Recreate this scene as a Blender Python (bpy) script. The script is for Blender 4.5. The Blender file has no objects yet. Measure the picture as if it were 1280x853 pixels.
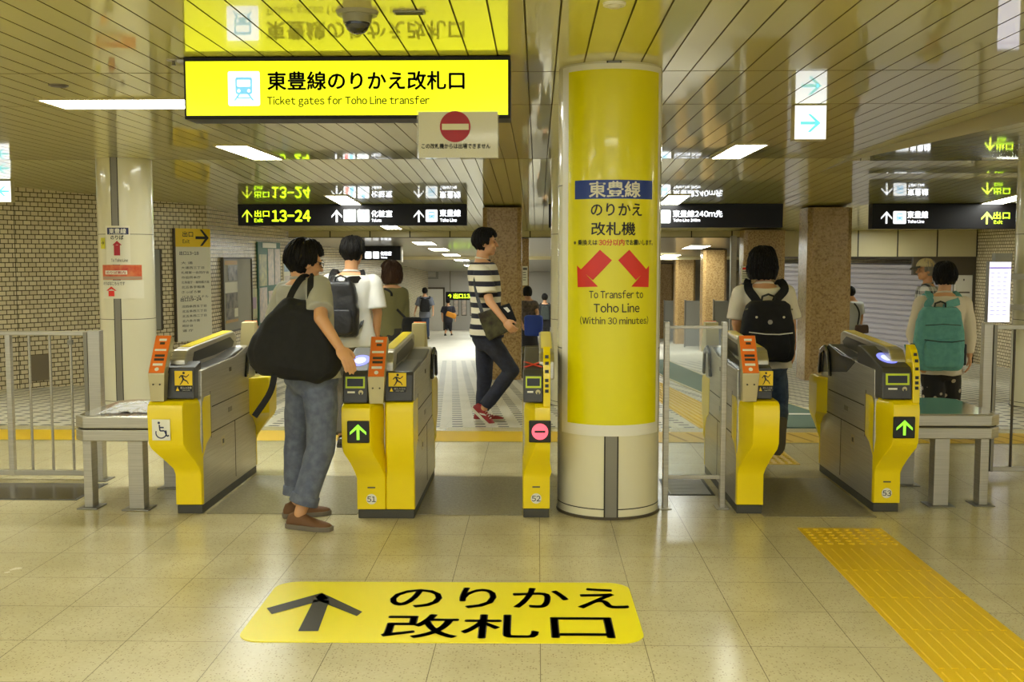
import bpy, bmesh, math, random
from mathutils import Vector, Matrix, Euler, noise

SC = bpy.context.scene
COL = SC.collection
PI = math.pi
random.seed(7)

# ------------------------------------------------------------------ camera, world, exposure
CAMH, FPX = 1.5, 1350.0
CEIL, RAMP0 = 2.58, 9.42
YAW, PITCH = math.atan(32 / FPX), math.atan(105.5 / FPX)
cam_data = bpy.data.cameras.new('camera')
cam = bpy.data.objects.new('camera', cam_data)
COL.objects.link(cam)
cam_data.sensor_width = 36.0
cam_data.lens = FPX / 1280 * 36.0
cam_data.clip_end = 200
cam.location = (0, 0, CAMH)
cam.rotation_euler = (PI / 2 - PITCH, 0, YAW)
SC.camera = cam
SC.view_settings.view_transform = 'Standard'
SC.view_settings.look = 'None'
SC.view_settings.exposure = 0.0
SC.view_settings.gamma = 1.0
SC.view_settings.use_curve_mapping = False
try:
    SC.cycles.use_denoising = True
    SC.cycles.max_bounces = 8
    SC.cycles.caustics_reflective = False
    SC.cycles.caustics_refractive = False
    SC.cycles.sample_clamp_indirect = 4.0
except Exception:
    pass
world = bpy.data.worlds.new('world')
SC.world = world
world.use_nodes = True
world.node_tree.nodes['Background'].inputs[0].default_value = (0.96, 1.0, 0.94, 1)
world.node_tree.nodes['Background'].inputs[1].default_value = 1.0

LAMP = 25.0                     # emission of the fluorescent ceiling lamps
LAMP_COL = (0.96, 1.0, 0.93)

def at(px, py, Y):
    """world point seen at photo pixel (px, py) at depth Y"""
    d = Vector(((px - 640) / FPX, -(py - 426.5) / FPX, -1.0))
    d.rotate(cam.rotation_euler)
    return Vector((0, 0, CAMH)) + d * (Y / d.y)

# ------------------------------------------------------------------ profile of floor and ceiling along Y
def floor_z(y):
    if y <= RAMP0: return 0.0
    if y <= 18.0: return -(y - RAMP0) * 0.061
    return -(18.0 - RAMP0) * 0.061 - (y - 18.0) * 0.045
def ceil_z(y):
    if y <= 12.07: return CEIL
    if y <= 22.9: return CEIL - (y - 12.07) * 0.05
    return 1.93 - (y - 22.9) * 0.04

# ------------------------------------------------------------------ materials
MATS = {}
def srgb(r, g, b):
    f = lambda c: (c / 255 / 12.92) if c / 255 <= 0.04045 else ((c / 255 + 0.055) / 1.055) ** 2.4
    return (f(r), f(g), f(b))
def mat(name, col, rough=0.5, metal=0.0, emit=None, estr=1.0, coat=0.0, spec=0.5, alpha=None, trans=0.0, bump=None, var=None, coat_rough=0.05, coat_ior=1.5):
    if name in MATS: return MATS[name]
    m = bpy.data.materials.new(name)
    m.use_nodes = True
    nt = m.node_tree
    b = nt.nodes['Principled BSDF']
    b.inputs['Base Color'].default_value = (*col, 1)
    b.inputs['Roughness'].default_value = rough
    b.inputs['Metallic'].default_value = metal
    b.inputs['Specular IOR Level'].default_value = spec
    b.inputs['Coat Weight'].default_value = coat
    b.inputs['Coat Roughness'].default_value = coat_rough
    b.inputs['Coat IOR'].default_value = coat_ior
    b.inputs['Transmission Weight'].default_value = trans
    if alpha is not None: b.inputs['Alpha'].default_value = alpha
    if emit:
        b.inputs['Emission Color'].default_value = (*emit, 1)
        b.inputs['Emission Strength'].default_value = estr
    tc = None
    if bump or var:
        tc = nt.nodes.new('ShaderNodeTexCoord')
    if bump:
        n = nt.nodes.new('ShaderNodeTexNoise'); n.inputs['Scale'].default_value = bump[0]; n.inputs['Detail'].default_value = 4
        nt.links.new(tc.outputs['Object'], n.inputs['Vector'])
        bp = nt.nodes.new('ShaderNodeBump'); bp.inputs['Strength'].default_value = bump[1]; bp.inputs['Distance'].default_value = 0.01
        nt.links.new(n.outputs['Fac'], bp.inputs['Height'])
        nt.links.new(bp.outputs['Normal'], b.inputs['Normal'])
    if var:
        n = nt.nodes.new('ShaderNodeTexNoise'); n.inputs['Scale'].default_value = var[0]; n.inputs['Detail'].default_value = 5
        mp = nt.nodes.new('ShaderNodeMapping')
        if len(var) > 3: mp.inputs['Scale'].default_value = var[3]
        nt.links.new(tc.outputs['Object'], mp.inputs[0]); nt.links.new(mp.outputs[0], n.inputs['Vector'])
        r = nt.nodes.new('ShaderNodeValToRGB')
        r.color_ramp.elements[0].position = 0.35; r.color_ramp.elements[1].position = 0.65
        r.color_ramp.elements[0].color = (*col, 1); r.color_ramp.elements[1].color = (*var[1], 1)
        nt.links.new(n.outputs['Fac'], r.inputs[0])
        nt.links.new(r.outputs[0], b.inputs['Base Color'])
    MATS[name] = m
    return m
def nodes_of(m):
    return m.node_tree.nodes, m.node_tree.links, m.node_tree.nodes['Principled BSDF']
class NG:
    """tiny helper to write node maths"""
    def __init__(s, m): s.n, s.l, s.b = nodes_of(m); s.tc = s.n.new('ShaderNodeTexCoord'); s.out = s.tc.outputs['Object']
    def sep(s, v=None):
        x = s.n.new('ShaderNodeSeparateXYZ'); s.l.new(v or s.out, x.inputs[0]); return x.outputs
    def m(s, op, a, b=None, c=None):
        x = s.n.new('ShaderNodeMath'); x.operation = op
        for i, v in enumerate((a, b, c)):
            if v is None: continue
            if isinstance(v, (int, float)): x.inputs[i].default_value = v
            else: s.l.new(v, x.inputs[i])
        return x.outputs[0]
    def line(s, v, period, off, half):
        f = s.m('FRACT', s.m('DIVIDE', s.m('SUBTRACT', v, off), period))
        d = s.m('MINIMUM', f, s.m('SUBTRACT', 1.0, f))
        return s.m('LESS_THAN', d, half / period)
    def mix(s, fac, a, b):
        x = s.n.new('ShaderNodeMix'); x.data_type = 'RGBA'
        for i, v in ((0, fac), (6, a), (7, b)):
            if isinstance(v, (int, float)): x.inputs[i].default_value = v
            elif isinstance(v, tuple): x.inputs[i].default_value = (*v, 1)
            else: s.l.new(v, x.inputs[i])
        return x.outputs[2]
    def noise(s, scale, detail=3, vec=None):
        x = s.n.new('ShaderNodeTexNoise'); x.inputs['Scale'].default_value = scale; x.inputs['Detail'].default_value = detail
        s.l.new(vec or s.out, x.inputs['Vector']); return x.outputs['Fac']
    def vor(s, scale, vec=None):
        x = s.n.new('ShaderNodeTexVoronoi'); x.inputs['Scale'].default_value = scale
        s.l.new(vec or s.out, x.inputs['Vector']); return x.outputs
    def ramp(s, v, stops):
        r = s.n.new('ShaderNodeValToRGB')
        while len(r.color_ramp.elements) < len(stops): r.color_ramp.elements.new(0.5)
        for e, (p, c) in zip(r.color_ramp.elements, stops): e.position = p; e.color = (*c, 1)
        s.l.new(v, r.inputs[0]); return r.outputs[0]
    def bump(s, h, strength=0.3, dist=0.01):
        x = s.n.new('ShaderNodeBump'); x.inputs['Strength'].default_value = strength; x.inputs['Distance'].default_value = dist
        s.l.new(h, x.inputs['Height']); s.l.new(x.outputs[0], s.b.inputs['Normal'])
    def color(s, c): s.l.new(c, s.b.inputs['Base Color'])

# terrazzo floor tiles
def floor_material():
    m = mat('terrazzo_tile', (0.6, 0.55, 0.42), 0.22, coat=0.0, spec=0.35)
    g = NG(m)
    x, y, z = g.sep()
    v = g.vor(92)
    speck = g.m('LESS_THAN', v['Distance'], 0.30)
    pick = g.sep(v['Color'])
    dark = g.m('MULTIPLY', speck, g.m('GREATER_THAN', pick[0], 0.58))
    base = g.ramp(g.noise(3.0, 6), [(0.3, srgb(190, 180, 140)), (0.7, srgb(206, 196, 158))])
    base = g.mix(g.m('MULTIPLY', g.noise(60, 2), 0.5), base, srgb(168, 154, 116))
    c = g.mix(g.m('MULTIPLY', dark, 0.6), base, srgb(118, 98, 66))
    j = g.m('MAXIMUM', g.line(x, 0.405, 0.013, 0.0016), g.line(y, 0.413, 4.91 % 0.413, 0.0016))
    c = g.mix(g.m('MULTIPLY', j, 0.8), c, srgb(100, 92, 70))
    g.color(c)
    g.l.new(g.m('ADD', g.m('MULTIPLY', g.noise(1.7, 4), 0.14), 0.17), g.b.inputs['Roughness'])
    return m
# ramp with rows of dark anti-slip bars between pale tiles
def ramp_material():
    m = mat('ramp_tile', (0.6, 0.57, 0.5), 0.42, spec=0.3)
    g = NG(m)
    x, y, z = g.sep()
    row = g.m('FLOOR', g.m('DIVIDE', y, 0.225))
    fy = g.m('FRACT', g.m('DIVIDE', y, 0.225))
    xs = g.m('ADD', x, g.m('MULTIPLY', row, 0.018))
    fx = g.m('FRACT', g.m('DIVIDE', xs, 0.205))
    bar = g.m('MULTIPLY', g.m('LESS_THAN', fx, 0.46), g.m('LESS_THAN', fy, 0.40))
    lane = g.m('LESS_THAN', y, 23.5)
    bar = g.m('MULTIPLY', bar, lane)
    base = g.ramp(g.noise(2.0, 5), [(0.3, srgb(206, 200, 182)), (0.7, srgb(220, 214, 198))])
    j = g.m('MAXIMUM', g.line(x, 0.41, 0.0, 0.002), g.line(y, 0.45, 0.0, 0.002))
    c = g.mix(g.m('MULTIPLY', j, 0.35), base, srgb(150, 140, 115))
    c = g.mix(bar, c, srgb(40, 34, 28))
    g.color(c)
    return m
# glazed wall bricks; u runs along the wall in local X
def brick_material():
    m = mat('glazed_brick', (0.5, 0.47, 0.36), 0.25)
    g = NG(m)
    b = g.n.new('ShaderNodeTexBrick')
    b.offset = 0.5; b.squash = 1.0
    cmb = g.n.new('ShaderNodeCombineXYZ')
    x, y, z = g.sep()
    g.l.new(x, cmb.inputs[0]); g.l.new(z, cmb.inputs[1])
    g.l.new(cmb.outputs[0], b.inputs['Vector'])
    b.inputs['Scale'].default_value = 1.0
    b.inputs['Brick Width'].default_value = 0.112
    b.inputs['Row Height'].default_value = 0.0645
    b.inputs['Mortar Size'].default_value = 0.0062
    b.inputs['Mortar Smooth'].default_value = 0.1
    b.inputs['Color1'].default_value = (*srgb(232, 218, 182), 1)
    b.inputs['Color2'].default_value = (*srgb(214, 198, 162), 1)
    b.inputs['Mortar'].default_value = (*srgb(88, 74, 52), 1)
    vj = g.line(x, 3.3, 2.45, 0.005)
    c = g.mix(vj, b.outputs['Color'], srgb(60, 50, 36))
    g.color(c)
    g.bump(g.m('SUBTRACT', 1.0, b.outputs['Fac']), 0.4, 0.004)
    return m
def granite_material():
    m = mat('brown_granite', (0.4, 0.3, 0.16), 0.22)
    g = NG(m)
    v = g.vor(22)
    c = g.ramp(g.noise(30, 6), [(0.28, srgb(124, 96, 56)), (0.46, srgb(158, 128, 80)), (0.62, srgb(176, 146, 96)), (0.78, srgb(148, 118, 72))])
    c = g.mix(g.m('MULTIPLY', g.m('LESS_THAN', v['Distance'], 0.22), 0.5), c, srgb(104, 76, 46))
    g.color(c)
    return m

M = {}
M['floor'] = floor_material()
M['ramp'] = ramp_material()
M['brick'] = brick_material()
M['granite'] = granite_material()
M['slat'] = mat('ceiling_slat', srgb(222, 214, 108), 0.30, coat=1.0, coat_rough=0.035, coat_ior=1.58, bump=(1.1, 0.06))
M['gap'] = mat('ceiling_gap', srgb(116, 106, 58), 0.8)
M['enamel'] = mat('cream_enamel', srgb(226, 219, 188), 0.18, coat=0.6)
M['panel'] = mat('fascia_panel', srgb(196, 184, 142), 0.35)
M['joint'] = mat('dark_joint', srgb(52, 46, 34), 0.7)
M['steel'] = mat('brushed_steel', srgb(192, 187, 174), 0.34, metal=0.8, var=(9.0, srgb(172, 166, 152), 0, (0.3, 0.3, 30)))
M['steel_dk'] = mat('dark_steel', srgb(136, 131, 118), 0.38, metal=0.7)
M['steel_lt'] = mat('satin_steel', srgb(196, 186, 150), 0.36, metal=0.7)
M['yellow'] = mat('gate_yellow', srgb(244, 216, 4), 0.28, coat=0.3)
M['yellow_dk'] = mat('tactile_yellow', srgb(214, 176, 22), 0.45)
M['sheet_yellow'] = mat('printed_yellow', srgb(232, 222, 0), 0.28, coat=0.2)
M['charcoal'] = mat('charcoal_plastic', srgb(60, 58, 56), 0.35)
M['plinth'] = mat('plinth_grey', srgb(64, 62, 54), 0.5)
M['black'] = mat('black_plastic', srgb(20, 19, 20), 0.3)
M['rubber'] = mat('black_rubber', srgb(14, 13, 13), 0.25, coat=0.4)
M['orange'] = mat('orange_plate', srgb(238, 120, 44), 0.35)
M['cream'] = mat('cream_plastic', srgb(200, 188, 142), 0.45)
M['white'] = mat('white_print', srgb(236, 232, 220), 0.4)
M['paper'] = mat('white_paper', srgb(228, 222, 198), 0.5)
M['ink'] = mat('black_ink', srgb(18, 18, 20), 0.45)
M['ink_soft'] = mat('grey_ink', srgb(92, 88, 76), 0.5)
M['blue_ink'] = mat('blue_ink', srgb(26, 58, 150), 0.35)
M['navy_ink'] = mat('navy_ink', srgb(24, 30, 80), 0.4)
M['red'] = mat('red_ink', srgb(222, 42, 28), 0.35)
M['red_dk'] = mat('dark_red_ink', srgb(170, 26, 40), 0.4)
M['green_frame'] = mat('green_frame', srgb(30, 92, 66), 0.4)
M['teal_mat'] = mat('teal_carpet', srgb(92, 114, 100), 0.8)
M['shutter'] = mat('grey_shutter', srgb(214, 210, 220), 0.35, metal=0.15)
M['dark_box'] = mat('dark_bronze', srgb(78, 68, 50), 0.45)
M['grey_panel'] = mat('grey_panel', srgb(142, 140, 130), 0.4)
M['plaster'] = mat('pale_plaster', srgb(184, 180, 172), 0.5)
M['passage'] = mat('dark_passage_tile', srgb(150, 142, 110), 0.32, var=(70, srgb(124, 114, 84)))  # darker floor finish of the plates between the gates
M['glass'] = mat('clear_glass', (0.95, 1.0, 0.97), 0.02, trans=1.0, spec=0.5)
M['film'] = mat('clear_film', (1, 1, 1), 0.08, alpha=0.18)
M['lamp'] = mat('fluorescent_panel', (0.9, 0.9, 0.9), 0.5, emit=LAMP_COL, estr=LAMP)
M['sign_yellow'] = mat('backlit_yellow', srgb(235, 235, 20), 0.25, emit=srgb(240, 246, 24), estr=0.95)
M['sign_white'] = mat('backlit_white', (0.8, 0.8, 0.8), 0.25, emit=(0.93, 0.96, 1.0), estr=1.3)
M['glow_white'] = mat('lit_white_letter', (0.8, 0.8, 0.8), 0.3, emit=(0.92, 0.95, 1.0), estr=1.1)
M['glow_lime'] = mat('lit_lime_letter', (0.6, 0.8, 0.1), 0.3, emit=srgb(226, 246, 40), estr=1.0)
M['glow_cyan'] = mat('lit_cyan', (0.2, 0.7, 0.8), 0.3, emit=srgb(112, 222, 226), estr=1.0)
M['icon_blue'] = mat('icon_blue', (0.2, 0.5, 0.8), 0.3, emit=srgb(120, 200, 240), estr=0.9)
M['icon_red'] = mat('icon_red', (0.8, 0.2, 0.2), 0.3, emit=srgb(240, 120, 110), estr=0.9)
M['led_green'] = mat('led_green', (0.3, 0.8, 0.1), 0.4, emit=srgb(150, 236, 40), estr=1.0)
M['led_red'] = mat('led_red', (0.9, 0.2, 0.3), 0.4, emit=srgb(255, 74, 104), estr=1.0)
M['reader'] = mat('reader_glow', (0.3, 0.3, 0.9), 0.2, emit=srgb(120, 130, 250), estr=1.3)
M['reader_lt'] = mat('reader_centre', (0.6, 0.6, 0.9), 0.2, emit=srgb(206, 216, 255), estr=1.2)
M['screen'] = mat('timetable_screen', (0.8, 0.8, 0.9), 0.2, emit=srgb(238, 236, 255), estr=1.15)
M['screen_ink'] = mat('timetable_ink', (0.4, 0.4, 0.7), 0.3, emit=srgb(190, 190, 240), estr=0.9)
M['screen_bar'] = mat('timetable_bar', (0.2, 0.1, 0.5), 0.3, emit=srgb(90, 60, 180), estr=0.9)
M['sign_black'] = mat('sign_black', srgb(16, 13, 14), 0.45, spec=0.25)
M['lime_outline'] = mat('lime_outline', srgb(196, 214, 30), 0.35)

# ------------------------------------------------------------------ mesh building
class MB:
    def __init__(s): s.v = []; s.f = []; s.m = []; s.mats = []
    def mi(s, m):
        m = M[m] if isinstance(m, str) else m
        if m not in s.mats: s.mats.append(m)
        return s.mats.index(m)
    def add(s, vs, fs, m):
        o = len(s.v); k = s.mi(m)
        s.v += [tuple(p) for p in vs]
        for f in fs: s.f.append([i + o for i in f]); s.m.append(k)
        return s
    def box(s, lo, hi, m):
        (a, b, c), (d, e, f) = lo, hi
        vs = [(a, b, c), (d, b, c), (d, e, c), (a, e, c), (a, b, f), (d, b, f), (d, e, f), (a, e, f)]
        return s.add(vs, [(3, 2, 1, 0), (4, 5, 6, 7), (0, 1, 5, 4), (1, 2, 6, 5), (2, 3, 7, 6), (3, 0, 4, 7)], m)
    def obox(s, c, ax, ay, az, m):
        """oriented box from centre and three half axes"""
        c, ax, ay, az = map(Vector, (c, ax, ay, az))
        vs = [c + ax * i + ay * j + az * k for k in (-1, 1) for i, j in ((-1, -1), (1, -1), (1, 1), (-1, 1))]
        return s.add(vs, [(3, 2, 1, 0), (4, 5, 6, 7), (0, 1, 5, 4), (1, 2, 6, 5), (2, 3, 7, 6), (3, 0, 4, 7)], m)
    def loft(s, secs, m, cap=True):
        n = len(secs[0]); vs = [p for q in secs for p in q]; fs = []
        for i in range(len(secs) - 1):
            for j in range(n):
                a, b = i * n + j, i * n + (j + 1) % n
                fs.append((a, b, b + n, a + n))
        if cap: fs += [tuple(range(n))[::-1], tuple(range((len(secs) - 1) * n, len(secs) * n))]
        return s.add(vs, fs, m)
    def prism_x(s, prof, x0, x1, m):      # profile of (y, z)
        return s.loft([[(x0, y, z) for y, z in prof], [(x1, y, z) for y, z in prof]], m)
    def prism_y(s, prof, y0, y1, m):      # profile of (x, z)
        return s.loft([[(x, y0, z) for x, z in prof], [(x, y1, z) for x, z in prof]], m)
    def prism_z(s, prof, z0, z1, m):      # profile of (x, y)
        return s.loft([[(x, y, z0) for x, y in prof], [(x, y, z1) for x, y in prof]], m)
    def cyl(s, p0, p1, r0, r1=None, n=24, m='steel', cap=True):
        p0, p1 = Vector(p0), Vector(p1); r1 = r0 if r1 is None else r1
        d = (p1 - p0).normalized(); u = d.orthogonal().normalized(); w = d.cross(u)
        ring = lambda p, r: [p + (u * math.cos(2 * PI * i / n) + w * math.sin(2 * PI * i / n)) * r for i in range(n)]
        return s.loft([ring(p0, r0), ring(p1, r1)], m, cap)
    def tube(s, pts, r, n=8, m='steel', flat=1.0, up=None):
        pts = [Vector(p) for p in pts]; secs = []
        u = None
        for i, p in enumerate(pts):
            d = (pts[min(i + 1, len(pts) - 1)] - pts[max(i - 1, 0)]).normalized()
            if up is not None: u = Vector(up).cross(d)
            elif u is None: u = d.orthogonal()
            u = (u - d * u.dot(d)); u = u.normalized() if u.length > 1e-6 else d.orthogonal().normalized()
            w = d.cross(u); rr = r[i] if isinstance(r, (list, tuple)) else r
            secs.append([p + u * math.cos(2 * PI * k / n) * rr + w * math.sin(2 * PI * k / n) * rr * flat for k in range(n)])
        return s.loft(secs, m)
    def ell(s, c, r, m, nu=20, nv=12, rot=None):
        c = Vector(c); vs = []; fs = []
        for j in range(nv + 1):
            t = PI * j / nv
            for i in range(nu):
                p = Vector((r[0] * math.sin(t) * math.cos(2 * PI * i / nu), r[1] * math.sin(t) * math.sin(2 * PI * i / nu), r[2] * math.cos(t)))
                if rot is not None: p = rot @ p
                vs.append(c + p)
        for j in range(nv):
            for i in range(nu):
                a, b = j * nu + i, j * nu + (i + 1) % nu
                fs.append((a, a + nu, b + nu, b))
        return s.add(vs, fs, m)
    def rc(s, p0, p1, r0, r1, m, n=14, sx=1.0):
        """round cone: tapered limb with spherical ends"""
        p0, p1 = Vector(p0), Vector(p1)
        d = p1 - p0
        d = d.normalized() if d.length > 1e-6 else Vector((0, 0, 1))
        u = d.orthogonal().normalized(); w = d.cross(u); secs = []
        for k in range(5):
            t = -PI / 2 + (PI / 2) * k / 4
            secs.append([p0 + d * math.sin(t) * r0 + (u * math.cos(a) + w * math.sin(a)) * max(math.cos(t), 0.02) * r0 for a in [2 * PI * i / n for i in range(n)]])
        for k in range(5):
            t = (PI / 2) * k / 4
            secs.append([p1 + d * math.sin(t) * r1 + (u * math.cos(a) + w * math.sin(a)) * max(math.cos(t), 0.02) * r1 for a in [2 * PI * i / n for i in range(n)]])
        return s.loft(secs, m)
    def xf(s, mx):
        s.v = [tuple(mx @ Vector(p)) for p in s.v]; return s
    def merge(s, o, mx=None):
        for mm in o.mats: s.mi(mm)
        off = len(s.v)
        s.v += [tuple(mx @ Vector(p)) if mx else p for p in o.v]
        for f, k in zip(o.f, o.m): s.f.append([i + off for i in f]); s.m.append(s.mats.index(o.mats[k]))
        return s
    def mesh(s, name):
        me = bpy.data.meshes.new(name)
        me.from_pydata(s.v, [], s.f)
        for mm in s.mats: me.materials.append(mm)
        me.polygons.foreach_set('material_index', s.m)
        bm = bmesh.new(); bm.from_mesh(me)
        bmesh.ops.recalc_face_normals(bm, faces=bm.faces)
        bm.to_mesh(me); bm.free()
        return me
    def build(s, name, parent=None, bevel=0, smooth=False, seg=2):
        me = s.mesh(name)
        o = bpy.data.objects.new(name, me); COL.objects.link(o)
        if parent is not None: o.parent = parent
        if smooth:
            for p in me.polygons: p.use_smooth = True
        if bevel:
            b = o.modifiers.new('bevel', 'BEVEL'); b.width = bevel; b.segments = seg; b.limit_method = 'ANGLE'; b.angle_limit = math.radians(35)
            b.harden_normals = False
        return o

def smooth_by_angle(o, deg=40):
    me = o.data
    for p in me.polygons: p.use_smooth = True
    try: me.set_sharp_from_angle(angle=math.radians(deg))
    except Exception: pass
    return o
def remesh(mb, voxel, name, iters=2, wrinkle=0.0, wfreq=9.0, seed=0.0, stretch=(1, 1, 1)):
    """fuse overlapping closed shapes into one continuous surface"""
    me = mb.mesh(name + '_src')
    keep = list(me.materials)
    t = bpy.data.objects.new('tmp', me); COL.objects.link(t)
    r = t.modifiers.new('r', 'REMESH'); r.mode = 'VOXEL'; r.voxel_size = voxel
    if iters:
        q = t.modifiers.new('s', 'SMOOTH'); q.factor = 0.5; q.iterations = iters
    dg = bpy.context.evaluated_depsgraph_get()
    out = bpy.data.meshes.new_from_object(t.evaluated_get(dg))
    out.name = name
    bpy.data.objects.remove(t)
    if wrinkle:
        nrm = [v.normal.copy() for v in out.vertices]
        for v, nn in zip(out.vertices, nrm):
            p = Vector((v.co.x * stretch[0], v.co.y * stretch[1], v.co.z * stretch[2])) * wfreq + Vector((seed, seed * 2.3, 0))
            v.co += nn * (noise.noise(p) + 0.5 * noise.noise(p * 2.1)) * wrinkle
    out.materials.clear()
    for k in keep[:1]: out.materials.append(k)
    for p in out.polygons: p.use_smooth = True; p.material_index = 0
    return out
def link_mesh(me, name, parent=None):
    o = bpy.data.objects.new(name, me); COL.objects.link(o)
    if parent is not None: o.parent = parent
    return o
def tag(o, label, cat, group=None):
    o['label'] = label; o['category'] = cat
    if group: o['group'] = group
    return o
def thing(name, label, cat, loc=(0, 0, 0), rotz=0.0, group=None):
    o = bpy.data.objects.new(name, None); COL.objects.link(o)
    o.empty_display_size = 0.1
    o.location = loc; o.rotation_euler = (0, 0, rotz)
    return tag(o, label, cat, group)
def struct(o):
    o['kind'] = 'structure'; return o

# ------------------------------------------------------------------ lettering
GLYPHS = {}
def glyph(ch):
    """outline of one character at 1 em: vertices, faces"""
    if ch not in GLYPHS:
        c = bpy.data.curves.new('t', 'FONT'); c.body = ch; c.size = 1.0; c.resolution_u = 3
        o = bpy.data.objects.new('t', c); COL.objects.link(o)
        dg = bpy.context.evaluated_depsgraph_get(); dg.update()
        me = bpy.data.meshes.new_from_object(o.evaluated_get(dg))
        GLYPHS[ch] = ([(v.co.x, v.co.y) for v in me.vertices], [tuple(p.vertices) for p in me.polygons])
        bpy.data.objects.remove(o); bpy.data.curves.remove(c); bpy.data.meshes.remove(me)
    return GLYPHS[ch]
def text_mb(txt, size, m, weight=0.0):
    """flat lettering in the XZ plane facing -Y, centred; plain sans letters set one by one"""
    pen = 0.0; vs = []; fs = []
    for ch in txt:
        if ch == ' ': pen += 0.27; continue
        asc = 33 <= ord(ch) <= 126
        gv, gf = glyph(chr(ord(ch) + 0xFEE0) if asc else ch)
        if not gv: pen += 0.5; continue
        xs = [p[0] for p in gv]
        sc = 0.72 if ch == '-' else 1.0
        o = len(vs)
        if asc:
            x0 = pen + 0.045; vs += [(x0 + (x - min(xs)) * sc, z) for x, z in gv]; pen = x0 + (max(xs) - min(xs)) * sc + 0.045
        else:
            vs += [(pen + x, z) for x, z in gv]; pen += 1.0
        fs += [tuple(i + o for i in f) for f in gf]
    x0, x1 = min(p[0] for p in vs), max(p[0] for p in vs); z0, z1 = min(p[1] for p in vs), max(p[1] for p in vs)
    vs = [((x - (x0 + x1) / 2) * size, 0.0, (z - (z0 + z1) / 2) * size) for x, z in vs]
    b = MB(); k = weight * size * 0.8
    for dx, dz in ((0, 0),) if weight <= 0 else ((-k, 0), (k, 0), (0, -k), (0, k)):   # bolder strokes
        b.add([(x + dx, y, z + dz) for x, y, z in vs], fs, m)
    return b
def fit(mb, x0, x1, z0, z1, y):
    """scale lettering to the given box"""
    xs = [p[0] for p in mb.v]; zs = [p[2] for p in mb.v]
    a, b, c, d = min(xs), max(xs), min(zs), max(zs)
    sx = (x1 - x0) / (b - a); sz = (z1 - z0) / max(d - c, 1e-6)
    mb.v = [(x0 + (p[0] - a) * sx, y, z0 + (p[2] - c) * sz) for p in mb.v]
    return mb
def arrow_prof(w, h, shaft=0.26, head=0.5, style='chevron'):
    """arrow outline polygons pointing +z, centred"""
    if style == 'block':
        s = w * shaft
        return [[(-s, -h / 2), (s, -h / 2), (s, h / 2 - h * head), (-s, h / 2 - h * head)], [(-w / 2, h / 2 - h * head), (w / 2, h / 2 - h * head), (0, h / 2)]]
    t = w * 0.17
    k = (w / 2 - 0) ; d = h * 0.52
    return [[(-t / 2, -h / 2), (t / 2, -h / 2), (t / 2, h / 2 - t * 0.9), (-t / 2, h / 2 - t * 0.9)],
            [(0, h / 2), (-w / 2, h / 2 - d + t * 0.1), (-w / 2, h / 2 - d - t * 0.9), (0, h / 2 - t * 1.35)],
            [(0, h / 2), (w / 2, h / 2 - d + t * 0.1), (w / 2, h / 2 - d - t * 0.9), (0, h / 2 - t * 1.35)]]
def flat_polys(mb, polys, m, y, cx=0, cz=0, ang=0.0):
    ca, sa = math.cos(ang), math.sin(ang)
    for q in polys:
        vs = [(cx + x * ca - z * sa, y, cz + x * sa + z * ca) for x, z in q]
        mb.add(vs, [tuple(range(len(vs)))], m)
    return mb
def rrect(x0, x1, z0, z1, r, n=5):
    out = []
    for cx, cz, a0 in ((x1 - r, z1 - r, 0), (x0 + r, z1 - r, 90), (x0 + r, z0 + r, 180), (x1 - r, z0 + r, 270)):
        for i in range(n + 1):
            a = math.radians(a0 + 90 * i / n); out.append((cx + r * math.cos(a), cz + r * math.sin(a)))
    return out
def disc(r, n=32): return [(r * math.cos(2 * PI * i / n), r * math.sin(2 * PI * i / n)) for i in range(n)]
def train_icon(mb, cx, cz, s, y, m, bg):
    """front view of a train on rails inside a square of side s"""
    flat_polys(mb, [rrect(-0.27 * s, 0.27 * s, -0.18 * s, 0.36 * s, 0.07 * s)], m, y, cx, cz)
    flat_polys(mb, [rrect(-0.21 * s, 0.21 * s, 0.06 * s, 0.27 * s, 0.03 * s)], bg, y - 0.0012, cx, cz)
    for k in (-1, 1):
        flat_polys(mb, [[(x + k * 0.16 * s, z - 0.07 * s) for x, z in disc(0.05 * s, 14)]], bg, y - 0.0012, cx, cz)
        flat_polys(mb, [[(k * 0.12 * s, -0.18 * s), (k * 0.19 * s, -0.18 * s), (k * 0.33 * s, -0.38 * s), (k * 0.26 * s, -0.38 * s)]], m, y, cx, cz)
    flat_polys(mb, [[(-0.2 * s, -0.27 * s), (0.2 * s, -0.27 * s), (0.2 * s, -0.31 * s), (-0.2 * s, -0.31 * s)]], m, y, cx, cz)

# ================================================================== SETTING
def flat_strip(name, x0, x1, ys, m, dz=0.0, thick=0.0):
    b = MB()
    for a, c in zip(ys[:-1], ys[1:]):
        za, zc = floor_z(a) + dz, floor_z(c) + dz
        b.add([(x0, a, za), (x1, a, za), (x1, c, zc), (x0, c, zc)], [(0, 1, 2, 3)], m)
    o = b.build(name)
    return o
LX, RX, BY = -10.4, 9.2, -4.0
fl = MB()
fl.add([(LX, BY, 0), (RX, BY, 0), (RX, RAMP0, 0), (LX, RAMP0, 0)], [(0, 1, 2, 3)], 'floor')
ys = [RAMP0, 12, 15, 18, 24, 30, 40, 56]
for a, c in zip(ys[:-1], ys[1:]):
    fl.add([(LX, a, floor_z(a)), (RX, a, floor_z(a)), (RX, c, floor_z(c)), (LX, c, floor_z(c))], [(0, 1, 2, 3)], 'ramp')
struct(fl.build('floor'))

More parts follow.
